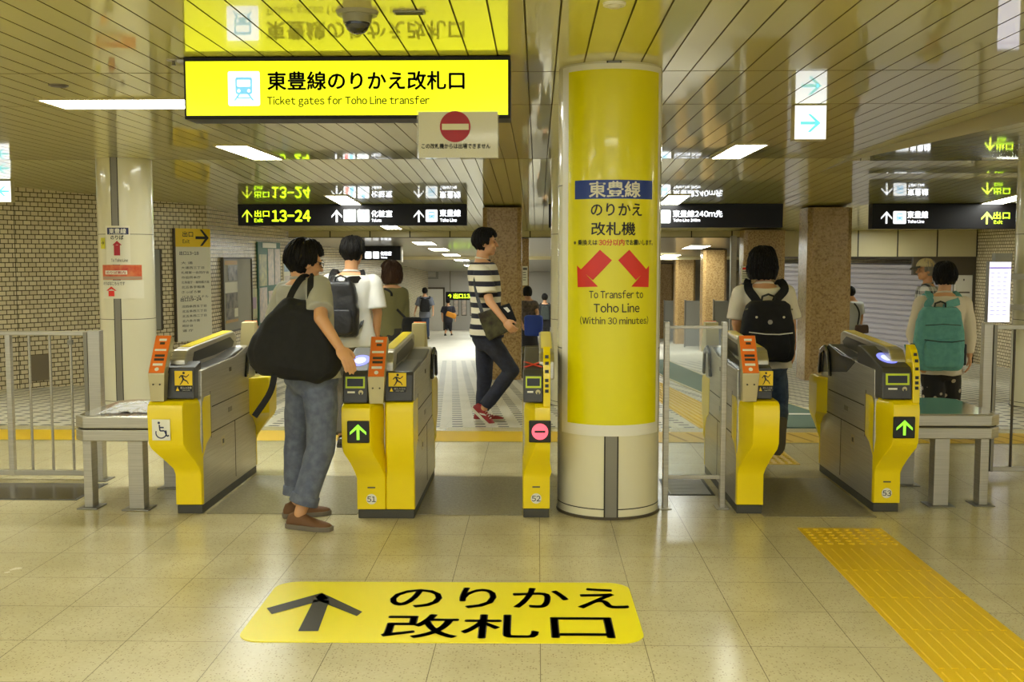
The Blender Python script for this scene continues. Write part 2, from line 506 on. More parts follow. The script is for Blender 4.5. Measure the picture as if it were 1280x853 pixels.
# ceiling of long enamelled slats with dark gaps; a side bay on the right hangs a little lower
def side_drop(y):
    pts = [(-4, 0.30), (3, 0.25), (7.5, 0.14), (12.07, 0.03), (13.4, 0.0), (30, 0.0)]
    for (a, p), (c, q) in zip(pts[:-1], pts[1:]):
        if y <= c: return p + (q - p) * (y - a) / (c - a)
    return 0.0
ce = MB()
SL, G0, SOFF = 0.158, 1.363, 3.38
st = [-4.0, 3.0, 7.5, 12.07, 13.4, 22.9]
k0 = int((LX - G0) / SL) - 1; k1 = int((RX - G0) / SL) + 1
for k in range(k0, k1 + 1):
    x0 = G0 + k * SL
    right = x0 > SOFF
    pr = [(x0 + 0.0025, 0.008), (x0 + 0.0045, 0.0), (x0 + SL - 0.0045, 0.0), (x0 + SL - 0.0025, 0.008), (x0 + SL + 0.0025, 0.008)]
    dr = [side_drop(y) if right else 0.0 for y in st]
    vs = [(x, y, ceil_z(y) + z - d) for y, d in zip(st, dr) for x, z in pr]
    n = 5
    for i in range(len(st) - 1):
        o = i * n
        sub = vs[o:o + 2 * n]
        ce.add(sub, [(1, 6, 7, 2)], 'slat')
        ce.add(sub, [(0, 5, 6, 1), (2, 7, 8, 3), (3, 8, 9, 4)], 'gap')
kx = G0 + (int((SOFF - G0) / SL) + 1) * SL
ce.add([(kx, y, ceil_z(y) - dd) for y in st[:5] for dd in (-0.012, side_drop(y))], [(2 * i, 2 * i + 1, 2 * i + 3, 2 * i + 2) for i in range(4)], 'panel')
for yj in (6.42, 7.80, 12.07):
    ce.box((LX, yj - 0.003, CEIL - 0.0015), (kx, yj + 0.003, CEIL + 0.003), 'gap')
struct(ce.build('ceiling'))

# fascia where the slat ceiling ends, and the plain ceiling of the corridor beyond
XL = -5.29
fa = MB()
zt = ceil_z(22.9) + 0.42
px_edges = [361 + 50 * i + 1.5 for i in range(13)]
fas_x = [(p - 672) / 1350 * 22.9 for p in range(362, 960, 50)]
z_top = 2.08; 
def fascia(x0, x1, zb, step, first):
    fa.box((x0, 22.9, zb), (x1, 23.1, z_top), 'panel')
    x = first
    while x < x1:
        if x > x0: fa.box((x - 0.012, 22.893, zb), (x + 0.012, 22.905, z_top), 'joint')
        x += step
fascia(XL, 4.95, 1.905, 0.848, -4.40)
fascia(4.95, RX, 1.50, 0.823, 5.07)
fa.box((XL, 22.885, 1.897), (4.95, 22.9, 1.912), 'joint')
struct(fa.build('trim_1'))
c2 = MB()
for a, c in ((23.1, 30), (30, 40), (40, 56)):
    c2.add([(LX, a, ceil_z(a)), (RX, a, ceil_z(a)), (RX, c, ceil_z(c)), (LX, c, ceil_z(c))], [(0, 1, 2, 3)], mat('corridor_ceiling', srgb(130, 122, 102), 0.3, coat=0.5))
c2.box((XL, 33.5, ceil_z(33.5) - 0.10), (RX, 33.7, ceil_z(33.5) + 0.1), 'panel')
struct(c2.build('ceiling_corridor'))

# walls. Brick walls use local X along the wall so that the courses run level
def brick_wall(name, p0, p1, z0=-3.2, z1=2.75, thick=0.2, m='brick'):
    p0, p1 = Vector((p0[0], p0[1], 0)), Vector((p1[0], p1[1], 0))
    d = p1 - p0; L = d.length
    b = MB(); b.box((0, 0, z0), (L, thick, z1), m)
    o = b.build(name); o.location = p0; o.rotation_euler = (0, 0, math.atan2(d.y, d.x))
    return struct(o)
CORNER = Vector((-5.32, 17.36, 0))
DIR_A = Vector((0.566, 0.824, 0))
A0 = CORNER - DIR_A * 9.0
brick_wall('wall_left', A0, CORNER)
brick_wall('wall_left_corridor', (CORNER.x + 0.0, CORNER.y), (XL + 0.02, 52.0))
brick_wall('wall_left_near', (A0.x, BY), (A0.x, A0.y), m='plaster')
brick_wall('wall_right', (RX, 56.0), (RX, BY))
fw = MB(); fw.box((LX, 52.0, -3.6), (RX, 52.2, 1.6), 'plaster'); struct(fw.build('wall_far'))

# trim on the floor: tactile band across, the warning strip, darker passage plates
yb = flat_strip('trim_2', LX, RX, [8.67, 9.19], 'yellow_dk', 0.003); struct(yb)
hb = MB()
for i in range(46):
    x = 1.2 + i * 0.17
    hb.add([(x, 8.71, 0.0045), (x + 0.03, 8.71, 0.0045), (x - 0.09, 9.15, 0.0045), (x - 0.12, 9.15, 0.0045)], [(0, 1, 2, 3)], mat('tactile_groove', srgb(176, 138, 20), 0.6))
struct(hb.build('trim_3'))

def tactile(name, x0, x1, y0, y1, dots_to=None, label='', cat='tactile paving'):
    """yellow guide strip: raised bars, with a row of warning studs at the far end"""
    t = thing(name, label, cat, ((x0 + x1) / 2, y0, floor_z(y0)))
    w = (x1 - x0) / 2
    b = MB(); segs = max(1, int((y1 - y0) / 1.5)); 
    L = [y0 + (y1 - y0) * i / segs for i in range(segs + 1)]
    for a, c in zip(L[:-1], L[1:]):
        za, zc = floor_z(a) - floor_z(y0), floor_z(c) - floor_z(y0)
        b.loft([[(-w, a - y0, za - 0.004), (w, a - y0, za - 0.004), (w, a - y0, za + 0.004), (-w, a - y0, za + 0.004)],
                [(-w, c - y0, zc - 0.004), (w, c - y0, zc - 0.004), (w, c - y0, zc + 0.004), (-w, c - y0, zc + 0.004)]], 'yellow_dk')
    b.build('base', t)
    r = MB()
    if dots_to is None: dots_to = y1
    for i in range(9):
        x = -w + 0.03 + i * (2 * w - 0.06) / 8
        y = y0 + 0.02
        while y < dots_to - 0.25:
            za, zc = floor_z(y) - floor_z(y0) + 0.0025, floor_z(y + 0.38) - floor_z(y0) + 0.0025
            e = min(y + 0.38, dots_to - 0.02)
            r.loft([[(x - 0.013, y - y0, za), (x + 0.013, y - y0, za), (x + 0.009, y - y0, za + 0.005), (x - 0.009, y - y0, za + 0.005)],
                    [(x - 0.013, e - y0, zc), (x + 0.013, e - y0, zc), (x + 0.009, e - y0, zc + 0.005), (x - 0.009, e - y0, zc + 0.005)]], 'yellow_dk')
            y += 0.413
    y = dots_to + 0.04
    while y < y1 - 0.01:
        for i in range(8):
            x = -w + 0.035 + i * (2 * w - 0.07) / 7
            r.cyl((x, y - y0, 0.004 + floor_z(y) - floor_z(y0)), (x, y - y0, 0.010 + floor_z(y) - floor_z(y0)), 0.017, 0.011, 10, 'yellow_dk')
        y += 0.058
    st_ = r.build('studs', t); st_['kind'] = 'stuff'
    return t
tactile('tactile_strip', 1.44, 1.90, 2.6, 5.915, 5.54, 'yellow tactile guide strip on the foreground floor, running to the gates')
tactile('tactile_strip', 1.44, 1.90, 7.76, 8.67, 7.76, 'short yellow tactile strip just beyond the gate beside the girl')
tactile('tactile_strip', 1.42, 1.90, RAMP0, 24.0, RAMP0, 'long yellow tactile strip running down the ramp beside the teal carpet')

for i, (xa, xb) in enumerate(((-1.93, -1.05), (-0.70, -0.09), (1.31, 1.955))):
    b = MB(); b.box((xa, 6.17, 0.0), (xb, 7.27, 0.004), 'passage'); struct(b.build('trim_%d' % (4 + i)))

# teal carpet runner on the ramp
t = MB()
L = [RAMP0, 12, 15, 18, 21, 24]
for a, c in zip(L[:-1], L[1:]):
    za, zc = floor_z(a), floor_z(c)
    t.loft([[(2.16, a, za), (2.84, a, za), (2.84, a, za + 0.012), (2.16, a, za + 0.012)], [(2.16, c, zc), (2.84, c, zc), (2.84, c, zc + 0.012), (2.16, c, zc + 0.012)]], 'teal_mat')
for x in (2.13, 2.84):
    for a, c in zip(L[:-1], L[1:]):
        za, zc = floor_z(a), floor_z(c)
        t.loft([[(x, a, za), (x + .03, a, za), (x + .03, a, za + .014), (x, a, za + .014)], [(x, c, zc), (x + .03, c, zc), (x + .03, c, zc + .014), (x, c, zc + .014)]], 'cream')
t.box((2.16, 10.72, floor_z(10.75)), (2.84, 10.80, floor_z(10.75) + 0.016), 'white')
tag(t.build('carpet_runner'), 'teal green carpet runner laid down the ramp behind the right-hand gates', 'carpet')

# metal covers let into the floor
def floor_plate(label, x0, x1, y0, y1, m, ribs):
    t = thing('floor_hatch', label, 'floor hatch', ((x0 + x1) / 2, (y0 + y1) / 2, 0))
    a, c = (x1 - x0) / 2, (y1 - y0) / 2
    b = MB(); b.box((-a, -c, -0.01), (a, c, 0.004), m); b.build('plate', t, 0.002)
    f = MB()
    for lo, hi in (((-a - .02, -c - .02), (a + .02, -c)), ((-a - .02, c), (a + .02, c + .02)), ((-a - .02, -c), (-a, c)), ((a, -c), (a + .02, c))):
        f.box((lo[0], lo[1], -0.01), (hi[0], hi[1], 0.003), 'plinth')
    f.build('frame', t)
    if ribs:
        r = MB()
        for i in range(ribs): 
            y = -c + (i + 0.5) * 2 * c / ribs
            r.box((-a * 0.95, y - 0.006, 0.004), (a * 0.95, y + 0.006, 0.008), m)
        r.build('ribs', t)
floor_plate('dark polished metal floor hatch beneath the left railing', -3.55, -2.86, 6.52, 6.97, mat('dark_plate', srgb(96, 88, 74), 0.22, metal=0.8), 0)
M['steel_plate'] = mat('bright_plate', srgb(214, 214, 214), 0.55, metal=0.3)
floor_plate('ribbed bright metal floor plate beside the glass barrier', 0.84, 1.10, 6.75, 7.2, 'steel_plate', 14)

# ================================================================== LAMPS
def lamp(x0, x1, y0, y1, label, group=None):
    cx, cy = (x0 + x1) / 2, (y0 + y1) / 2
    z = ceil_z(cy) - (side_drop(cy) if x0 > SOFF else 0)
    t = thing('ceiling_lamp', label, 'ceiling lamp', (cx, cy, z), 0, group)
    sl = (ceil_z(y1) - ceil_z(y0)) / (y1 - y0)
    t.rotation_euler = (math.atan(sl), 0, 0)
    a, c = (x1 - x0) / 2, (y1 - y0) / 2
    b = MB(); b.box((-a, -c, -0.010), (a, c, -0.004), 'lamp'); b.build('diffuser', t)
    f = MB()
    for lo, hi in (((-a - .02, -c - .02), (a + .02, -c)), ((-a - .02, c), (a + .02, c + .02)), ((-a - .02, -c), (-a, c)), ((a, -c), (a + .02, c))):
        f.box((lo[0], lo[1], -0.014), (hi[0], hi[1], 0.02), 'cream')
    f.build('frame', t)
    return t
lamp(-3.42, -0.95, 7.42, 7.86, 'long fluorescent ceiling lamp partly behind the big yellow sign')
lamp(-3.13, -2.82, 10.52, 11.98, 'fluorescent ceiling lamp just below the big yellow sign, left of the white notice')
lamp(1.90, 2.20, 10.52, 11.98, 'fluorescent ceiling lamp below the white arrow sign, right of the yellow column')
lamp(-3.10, -2.79, 15.8, 17.1, 'fluorescent ceiling lamp above the left black exit sign')
lamp(1.90, 2.20, 15.8, 17.1, 'fluorescent ceiling lamp beside the yellow column, above the 240m sign')
lamp(6.90, 7.22, 15.8, 17.1, 'fluorescent ceiling lamp above the far right black sign')
lamp(-3.10, -2.79, 20.9, 22.2, 'unseen lamp added behind the left black exit sign to brighten the fascia')  # this and the next pair are unseen, added to brighten the fascia
lamp(1.90, 2.20, 20.9, 22.2, 'unseen lamp added behind the 240m sign to brighten the fascia')
lamp(6.90, 7.22, 20.9, 22.2, 'unseen lamp added behind the far right black sign to brighten the fascia')
lamp(-7.35, -7.05, 10.4, 11.9, 'unseen lamp added beside the left brick wall to brighten the left side')  # fill light for the dim far left, added out of view
for y in (46.5, 49.5): lamp(-2.85, -2.35, y - 0.7, y + 0.7, 'unseen lamp added behind the striped boy to brighten the far wall', 'added far lamps behind the striped boy')  # invisible extras put in to light the far wall
names = ['nearest lamp of the receding row in the far corridor ceiling', 'second lamp of the receding row in the far corridor ceiling', 'third lamp of the receding row in the far corridor ceiling', 'fourth lamp of the receding row in the far corridor ceiling', 'farthest lamp of the receding row in the far corridor ceiling']
for y, x, nm in zip((25.6, 28.7, 32.3, 36.4, 42.0), (-2.68, -2.62, -2.57, -2.55, -2.6), names):
    lamp(x - 0.22, x + 0.22, y - 0.7, y + 0.7, nm, 'lamps in the far corridor ceiling')
for y in (25.6, 28.7, 32.3, 36.4, 42.0, 48.0):  # hidden extra row, put in to brighten the far corridor
    lamp(-0.95, -0.45, y - 0.7, y + 0.7, 'unseen lamp added behind the granite pillar of the striped boy to brighten the corridor', 'added lamps behind the nearer granite pillar')
for x in (1.9, 4.0):  # unseen lamps added for more light in the far region
    for y in (27.5, 33.0):
        lamp(x - 0.25, x + 0.25, y - 0.8, y + 0.8, 'unseen corridor lamp added far behind the yellow column', 'added lamps behind the yellow column')
for y in (2.0, -1.6):  # unseen rows added to light the concourse and the gate fronts
    for x in (-7.6, -3.6, 0.4, 4.4, 7.6):
        lamp(x - 1.1, x + 1.1, y - 0.22, y + 0.22, 'unseen ceiling lamp added over the concourse behind the viewpoint', 'added lamps over the near concourse')
for x in (-8.2, 7.4):  # out-of-view lamps added for more light at the sides
    lamp(x - 1.1, x + 1.1, 7.4, 7.84, 'unseen ceiling lamp added over the side of the concourse', 'added lamps over the concourse sides')

# ================================================================== COLUMNS
def round_column(x, y, label, ztop=CEIL, r=0.30):
    z0 = floor_z(y)
    t = thing('round_column', label, 'column', (x, y, z0))
    h = ztop - z0 - 0.001
    b = MB(); b.cyl((0, 0, 0), (0, 0, h), r, r, 96, 'enamel'); smooth_by_angle(b.build('shaft', t))
    j = MB()
    for z in (0.060, 0.97, 1.908):
        j.cyl((0, 0, z - 0.003), (0, 0, z + 0.003), r + 0.0006, r + 0.0006, 96, 'joint')
    smooth_by_angle(j.build('joint_ring', t))
    c = MB()
    for s in (-1, 1):
        c.box((-0.037, min(s * (r - 0.02), s * (r + 0.0012)), 0), (0.037, max(s * (r - 0.02), s * (r + 0.0012)), h), 'dark_box' if False else 'steel_dk')
        for k in (-1, 1): c.box((k * 0.037 - 0.004, min(s * (r - 0.02), s * (r + 0.0018)), 0), (k * 0.037 + 0.004, max(s * (r - 0.02), s * (r + 0.0018)), h), 'joint')
    c.build('channel', t)
    sk = MB(); sk.cyl((0, 0, 0), (0, 0, 0.016), r + 0.006, r + 0.006, 96, 'dark_box'); smooth_by_angle(sk.build('skirting', t))
    return t
round_column(0.42, 6.378, 'big cream round column wearing the tall yellow transfer poster')
round_column(0.447, 12.07, 'cream round column almost hidden behind the yellow poster column')
round_column(-4.62, 12.07, 'cream round column on the left with small red-arrow notices')
round_column(5.58, 12.07, 'cream round column at the right edge beside the lit timetable')

def granite_pillar(x, y, label, w=0.62, d=0.62):
    z0 = floor_z(y) - 0.02
    t = thing('granite_pillar', label, 'pillar', (x, y + d / 2, z0))
    h = ceil_z(y + d) - z0 - 0.004
    a, c, k = w / 2, d / 2, 0.07
    b = MB(); b.prism_z([(-a + k, -c), (a - k, -c), (a, -c + k), (a, c - k), (a - k, c), (-a + k, c), (-a, c - k), (-a, -c + k)], 0, h, 'granite')
    b.build('shaft', t, 0.006)
    return t
granite_pillar(-0.57, 17.3, 'speckled brown granite pillar behind the boy in the striped shirt')
granite_pillar(4.64, 17.3, 'big speckled brown granite pillar behind the rightmost passage, nearest of its row', 0.70, 0.70)
granite_pillar(-0.50, 23.2, 'brown granite pillar mostly hidden behind the one behind the striped boy')
granite_pillar(4.62, 22.15, 'brown granite pillar right behind the head of the girl in the white shirt', 0.84, 0.6)
granite_pillar(4.64, 28.4, 'brown granite pillar left of the girl in white, nearest of three in the dim corridor')
granite_pillar(4.64, 34.0, 'middle one of three brown granite pillars in the dim corridor')
granite_pillar(4.64, 39.5, 'farthest of three brown granite pillars, right beside the yellow column')

# low grey partition panels between the far pillars
for px0, px1, Y, tag_ in ((893, 913, 26.5, 'grey metal partition panel at the nearest of the dim corridor pillars'), (857, 876, 31.5, 'grey metal partition panel between the middle and nearest dim corridor pillars'), (831, 842, 37.0, 'grey metal partition panel at the farthest dim corridor pillar')):
    a, c = at(px0, 376, Y), at(px1, 376, Y)
    t = thing('partition_panel', tag_, 'partition', ((a.x + c.x) / 2, Y, floor_z(Y)))
    w = (c.x - a.x) / 2; h = a.z - floor_z(Y)
    b = MB(); b.box((-w, -0.03, 0.03), (w, 0.03, h), 'grey_panel'); b.build('panel', t, 0.01)
    f = MB(); f.box((-w - .03, -.04, 0), (-w, .04, h + .03), 'steel_dk'); f.box((w, -.04, 0), (w + .03, .04, h + .03), 'steel_dk'); f.build('frame', t)
# metal door post below the fascia
b = MB(); p = at(917, 300, 22.6); b.box((p.x - 0.05, 22.5, floor_z(22.5) - 0.02), (p.x + 0.05, 22.62, 1.93), 'steel'); b.box((p.x - 0.065, 22.48, floor_z(22.5) - 0.02), (p.x - 0.05, 22.64, 1.93), 'steel_dk')
tag(b.build('metal_post', None, 0.004), 'slim metal post standing left of the pillar behind the girl in white', 'post')

# roller shutter of the closed shop on the right
P0, P1 = at(962, 340, 31.0), at(1214, 340, 23.3)
d = Vector((P1.x - P0.x, P1.y - P0.y, 0)); L = d.length
t = thing('roller_shutter', 'closed grey roller shutter of the shop front behind the teal backpack', 'shutter', (P0.x, P0.y, -1.3), math.atan2(d.y, d.x))
b = MB(); prof = []
zt, pitch = 2.74, 0.12
n = int(zt / pitch)
for i in range(n):
    z = i * pitch
    prof += [(-0.002, z), (-0.045, z + 0.02), (-0.045, z + pitch * 0.72), (-0.002, z + pitch * 0.9)]
prof += [(0.05, n * pitch), (0.05, 0)]
b.prism_x(prof, 0, L * 0.94, 'shutter'); b.build('curtain', t)
b = MB(); b.box((-0.1, -0.02, zt), (L, 0.25, 3.3), 'dark_box'); b.build('housing', t)
b = MB(); b.box((-0.08, -0.06, 0), (0.0, 0.06, zt), 'steel_dk'); b.box((L * 0.94, -0.06, 0), (L * 0.955, 0.06, zt), 'steel_dk'); b.build('guide_rail', t)
# white board under a dark lintel, right of the shutter
Y = 23.0
a, c = at(1194, 344, Y), at(1211, 470, Y)
t = thing('white_board', 'white notice board beside the shutter, behind the woman with the teal backpack', 'board', ((a.x + c.x) / 2, Y, floor_z(Y)))
w = (c.x - a.x) / 2; z0 = 0.0; z1 = a.z - floor_z(Y)
b = MB(); b.box((-w, -0.03, z0), (w, 0.03, z1), 'white'); b.build('panel', t, 0.005)
b = MB(); b.box((w, -0.06, 0), (w + 0.06, 0.05, z1 + 0.5), 'dark_box'); b.box((-w - 0.9, -0.05, z1), (w, 0.05, z1 + 0.42), 'dark_box'); b.build('frame', t)
b = MB(); b.box((-w * .6, -0.035, z1 - .38), (w * .7, -0.03, z1 - .35), 'ink_soft'); b.box((-w * .1, -0.035, z1 - .12), (w * .05, -0.03, z1 - .08), 'ink_soft'); b.build('printing', t)

# ================================================================== BIG YELLOW SIGN
YS = 5.90
def sign_root(name, label, cat, px0, px1, py0, py1, Y, depth, body='sign_black', face=None, inset=0.012, yaw=0.0, ztop=None):
    a, c = at(px0, py0, Y), at(px1, py1, Y)
    if ztop is not None: a.z = ztop
    root = thing(name, label, cat, ((a.x + c.x) / 2, Y, c.z), yaw)
    w, h = (c.x - a.x) / 2, a.z - c.z
    b = MB(); b.box((-w, 0, 0), (w, depth, h), body); b.build('case', root, 0.004)
    if face:
        f = MB(); f.box((-w + inset, -0.003, inset), (w - inset, 0.002, h - inset), face); f.build('face', root)
    def L(px, py):
        q = at(px, py, Y); return (q.x - root.location.x, q.z - root.location.z)
    return root, L, w, h
def put(root, L, txt, px0, px1, py0, py1, m, name='lettering', weight=0.02, y=-0.006):
    tb = text_mb(txt, 1.0, m, weight)
    x0, z1 = L(px0, py0); x1, z0 = L(px1, py1)
    fit(tb, x0, x1, z0, z1, y)
    return tb.build(name, root)
r, L, w, h = sign_root('overhead_sign', 'big backlit yellow overhead sign for the ticket gates', 'sign', 229, 638, 73, 148, YS, 0.20, 'sign_black', None, ztop=CEIL - 0.003)
f = MB()
x0, z1 = L(232, 77); x1, z0 = L(635, 143.5)
f.box((x0, -0.004, z0), (x1, 0.0, z1), 'sign_yellow'); f.build('face', r)
b = MB(); x0, z1 = L(285, 89.5); x1, z0 = L(325.5, 132.5)
flat_polys(b, [rrect(x0, x1, z0, z1, 0.01)], 'sign_white', -0.0055); b.build('pictogram', r)
b = MB(); cx, cz = L(305.2, 111); train_icon(b, cx, cz, 0.17, -0.007, 'icon_blue', 'sign_white'); b.build('train_symbol', r)
put(r, L, '東豊線のりかえ改札口', 334, 581, 89.5, 112.5, 'ink', weight=0.03)
put(r, L, 'Ticket gates for Toho Line transfer', 334, 537, 120.5, 133.5, 'ink', weight=0.014)
b = MB(); b.box((-w - 0.05, 0.05, h - 0.02), (-w, 0.13, h - 0.004), 'steel'); b.build('bracket', r)

# laminated no-entry notice hung under the sign
r, L, w, h = sign_root('no_entry_notice', 'laminated no-entry notice hanging under the big yellow sign', 'notice', 523, 622, 140, 197, YS - 0.012, 0.003, 'paper')
b = MB(); x0, z1 = L(521, 138.5); x1, z0 = L(623.5, 198); b.box((x0, -0.002, z0), (x1, -0.0006, z1), 'film'); b.build('clear_sleeve', r)
cx, cz = L(569, 158.5)
b = MB(); flat_polys(b, [disc(0.083, 40)], 'red_dk', -0.0030, cx, cz); b.build('no_entry_disc', r)
b = MB(); x0, z1 = L(552.5, 155); x1, z0 = L(586, 162.5); b.box((x0, -0.0045, z0), (x1, -0.0038, z1), 'paper'); b.build('bar', r)
put(r, L, 'この改札機からは出場できません', 527, 613, 179.5, 186, 'ink', weight=0.03, y=-0.0035)

# ================================================================== BLACK HANGING SIGNS
def arrow_on(root, L, cx_, cy_, wpx, hpx, m, ang=0.0, y=-0.006, name='arrow'):
    x0, z1 = L(cx_ - wpx / 2, cy_ - hpx / 2); x1, z0 = L(cx_ + wpx / 2, cy_ + hpx / 2)
    b = MB(); flat_polys(b, arrow_prof(x1 - x0, z1 - z0), m, y, (x0 + x1) / 2, (z0 + z1) / 2, ang)
    return b.build(name, root)
def square_on(root, L, px0, px1, py0, py1, m, y=-0.005, name='pictogram', r=0.02):
    b = MB(); x0, z1 = L(px0, py0); x1, z0 = L(px1, py1)
    flat_polys(b, [rrect(x0, x1, z0, z1, r)], m, y); return b.build(name, root)
YB = 17.1
r, L, w, h = sign_root('hanging_sign', 'black hanging sign with lime 13-24 and white toilet and line symbols', 'sign', 297, 583, 256, 282, YB, 0.22, ztop=ceil_z(17.1) - 0.001)
arrow_on(r, L, 309, 270, 13, 16, 'glow_lime')
put(r, L, '出口', 318, 337, 263, 271.5, 'glow_lime', weight=0.03)
put(r, L, 'Exit', 318, 329, 273, 278, 'glow_lime', weight=0.03)
put(r, L, '13-24', 339.5, 388.5, 262.5, 277.5, 'glow_lime', weight=0.045)
arrow_on(r, L, 421, 270.2, 13.5, 15.5, 'glow_white')
for a_, b_ in ((429.5, 445), (447, 462)): square_on(r, L, a_, b_, 262.2, 277.5, 'glow_white')
b = MB()
for px, m_ in ((434, 'icon_red'), (440, 'icon_blue')):
    cx, cz = L(px, 266.5); flat_polys(b, [disc(0.022, 12)], m_, -0.0075, cx, cz)
    cx, cz = L(px, 271.5); flat_polys(b, [[(-.03, -.06), (.03, -.06), (.022, .035), (-.022, .035)]], m_, -0.0075, cx, cz)
b.build('toilet_symbol', r)
b = MB(); cx, cz = L(454.5, 269); flat_polys(b, [disc(0.03, 12)], 'icon_blue', -0.0075, cx, cz + 0.05); flat_polys(b, [[(-.05, -.09), (.05, -.09), (.02, .01), (-.02, .01)]], mat('icon_pale', (0.7, 0.8, 0.9), 0.3, emit=srgb(216, 226, 236), estr=1.0), -0.0075, cx, cz); b.build('access_symbol', r)
put(r, L, '化粧室', 464, 490.5, 263, 271.5, 'glow_white', weight=0.03)
put(r, L, 'Toilets', 464.5, 477, 273.5, 277.5, 'glow_white', weight=0.03)
arrow_on(r, L, 523.5, 270.2, 13, 15.5, 'glow_white')
square_on(r, L, 532, 547, 262.2, 277.5, 'glow_white')
b = MB(); cx, cz = L(539.5, 270); train_icon(b, cx, cz, 0.17, -0.0065, 'icon_blue', 'glow_white'); b.build('train_symbol', r)
put(r, L, '東豊線', 549.5, 576, 262, 271, 'glow_white', weight=0.03)
put(r, L, 'Toho Line', 550, 571, 273, 277.5, 'glow_white', weight=0.03)

r, L, w, h = sign_root('hanging_sign', 'black hanging sign right of the yellow column reading 240m', 'sign', 686, 978.5, 257, 284.5, YB, 0.22, ztop=ceil_z(17.1) - 0.001)
arrow_on(r, L, 704, 271, 13, 15.5, 'glow_white')
square_on(r, L, 822.5, 838, 263, 279, 'glow_white')
b = MB(); cx, cz = L(830.3, 271); train_icon(b, cx, cz, 0.17, -0.0065, 'icon_blue', 'glow_white'); b.build('train_symbol', r)
put(r, L, '東豊線240m先', 841, 903, 263, 271.8, 'glow_white', weight=0.03)
put(r, L, 'Toho Line 240m', 841.5, 875, 273.3, 277.3, 'glow_white', weight=0.03)

r, L, w, h = sign_root('hanging_sign', 'black hanging sign at the far right with lime exit arrow', 'sign', 1091, 1378, 259, 286, YB, 0.22, ztop=ceil_z(17.1) - 0.001)
arrow_on(r, L, 1108, 272, 13.5, 15.5, 'glow_white')
square_on(r, L, 1116.5, 1132.5, 264, 280, 'glow_white')
b = MB(); cx, cz = L(1124.5, 272); train_icon(b, cx, cz, 0.17, -0.0065, 'icon_blue', 'glow_white'); b.build('train_symbol', r)
put(r, L, '東豊線', 1134, 1160, 264, 273, 'glow_white', weight=0.03)
put(r, L, 'Toho Line', 1134.5, 1155, 275, 279, 'glow_white', weight=0.03)
arrow_on(r, L, 1233.5, 272.5, 13.5, 15.5, 'glow_lime')
put(r, L, '出口', 1241.5, 1262, 265, 274, 'glow_lime', weight=0.03)
put(r, L, 'Exit', 1242, 1253, 275.5, 280, 'glow_lime', weight=0.03)

Y = 27.0
r, L, w, h = sign_root('hanging_sign', 'small black toilets sign hanging in the corridor behind the man in white', 'sign', 446, 501, 310.5, 325.5, Y, 0.2, ztop=ceil_z(Y) - 0.003)
for a_, b_ in ((456, 464.5), (466, 474)): square_on(r, L, a_, b_, 314.5, 323.5, 'glow_white')
put(r, L, '化粧室', 475.5, 489.5, 314.5, 319.5, 'glow_white', weight=0.04)
put(r, L, 'Toilets', 476, 484, 320.8, 323.2, 'glow_white', weight=0.03)
b = MB(); b.box((w, 0, -0.05), (w + 0.03, 0.2, h), 'steel'); b.build('end_cap', r)
Y = 50.0
r, L, w, h = sign_root('hanging_sign', 'small distant black sign with lime lettering left of the striped shirt', 'sign', 557, 612, 365, 375.5, Y, 0.3)
put(r, L, '↑出口13-24', 560, 600, 367, 373.5, 'glow_lime', weight=0.05, y=-0.01)
b = MB(); zc = ceil_z(Y) - r.location.z
for s in (-1, 1): b.cyl((s * w * 0.8, 0.15, h), (s * w * 0.8, 0.15, zc), 0.03, 0.03, 8, 'steel_dk')
b.build('hanger', r)

# white arrow light boxes hung from the ceiling
r, L, w, h = sign_root('arrow_sign', 'square white light box with a cyan arrow, hanging on the right', 'sign', 993, 1033, 132.5, 175, 7.84, 0.10, 'cream', 'sign_white', 0.006, ztop=CEIL - 0.002)
b = MB(); x0, z1 = L(1000, 143); x1, z0 = L(1026, 165)
flat_polys(b, [[(p[0], p[1]) for p in q] for q in arrow_prof(0.13, 0.145)], 'glow_cyan', -0.006, (x0 + x1) / 2, (z0 + z1) / 2, -PI / 2); b.build('arrow', r)
Y = 13.9
r, L, w, h = sign_root('arrow_sign', 'white light box with a cyan arrow at the left edge of the view', 'sign', -8, 14.5, 230, 253, Y, 0.10, 'cream', 'sign_white', 0.006, ztop=ceil_z(13.9) - 0.008)
b = MB(); flat_polys(b, arrow_prof(0.13, 0.14), 'glow_cyan', -0.008, 0.02, h / 2, PI / 2); b.build('arrow', r)

# ================================================================== POSTER WRAPPED ROUND THE BIG COLUMN
CX, CY, CR = 0.42, 6.378, 0.30
R1 = CR + 0.0060
root = thing('column_poster', 'tall yellow transfer poster wrapped round the big column, with two red arrows', 'poster', (CX, CY - CR, 0.486))
def U(px):                           # photo column -> arc length on the drum (read at the drum's own distance)
    dx = (px - 765.5) * 6.2 / FPX
    return math.asin(max(-0.98, min(0.98, dx / R1))) * R1
def Z(py): return 1.5 - (py - 321) * 6.13 / FPX
def bend(mb, lift=0.0):
    R = R1 + lift
    out = []
    for u, _, z in mb.v: out.append((R * math.sin(u / R1), CR - R * math.cos(u / R1), z - 0.486))
    mb.v = out; return mb
def sheet(u0, u1, z0, z1, m, n=40, k=1):
    b = MB(); vs = [(u0 + (u1 - u0) * i / n, 0, z0 + (z1 - z0) * j / k) for j in range(k + 1) for i in range(n + 1)]
    b.add(vs, [(j * (n + 1) + i, j * (n + 1) + i + 1, (j + 1) * (n + 1) + i + 1, (j + 1) * (n + 1) + i) for j in range(k) for i in range(n)], m)
    return b
o = bend(sheet(U(705), U(826), Z(545), Z(86), 'white', 60)).build('backing_sheet', root, smooth=True)
o = bend(sheet(U(712), U(822.5), Z(531), Z(93), 'sheet_yellow', 60), 0.0012).build('yellow_print', root, smooth=True)
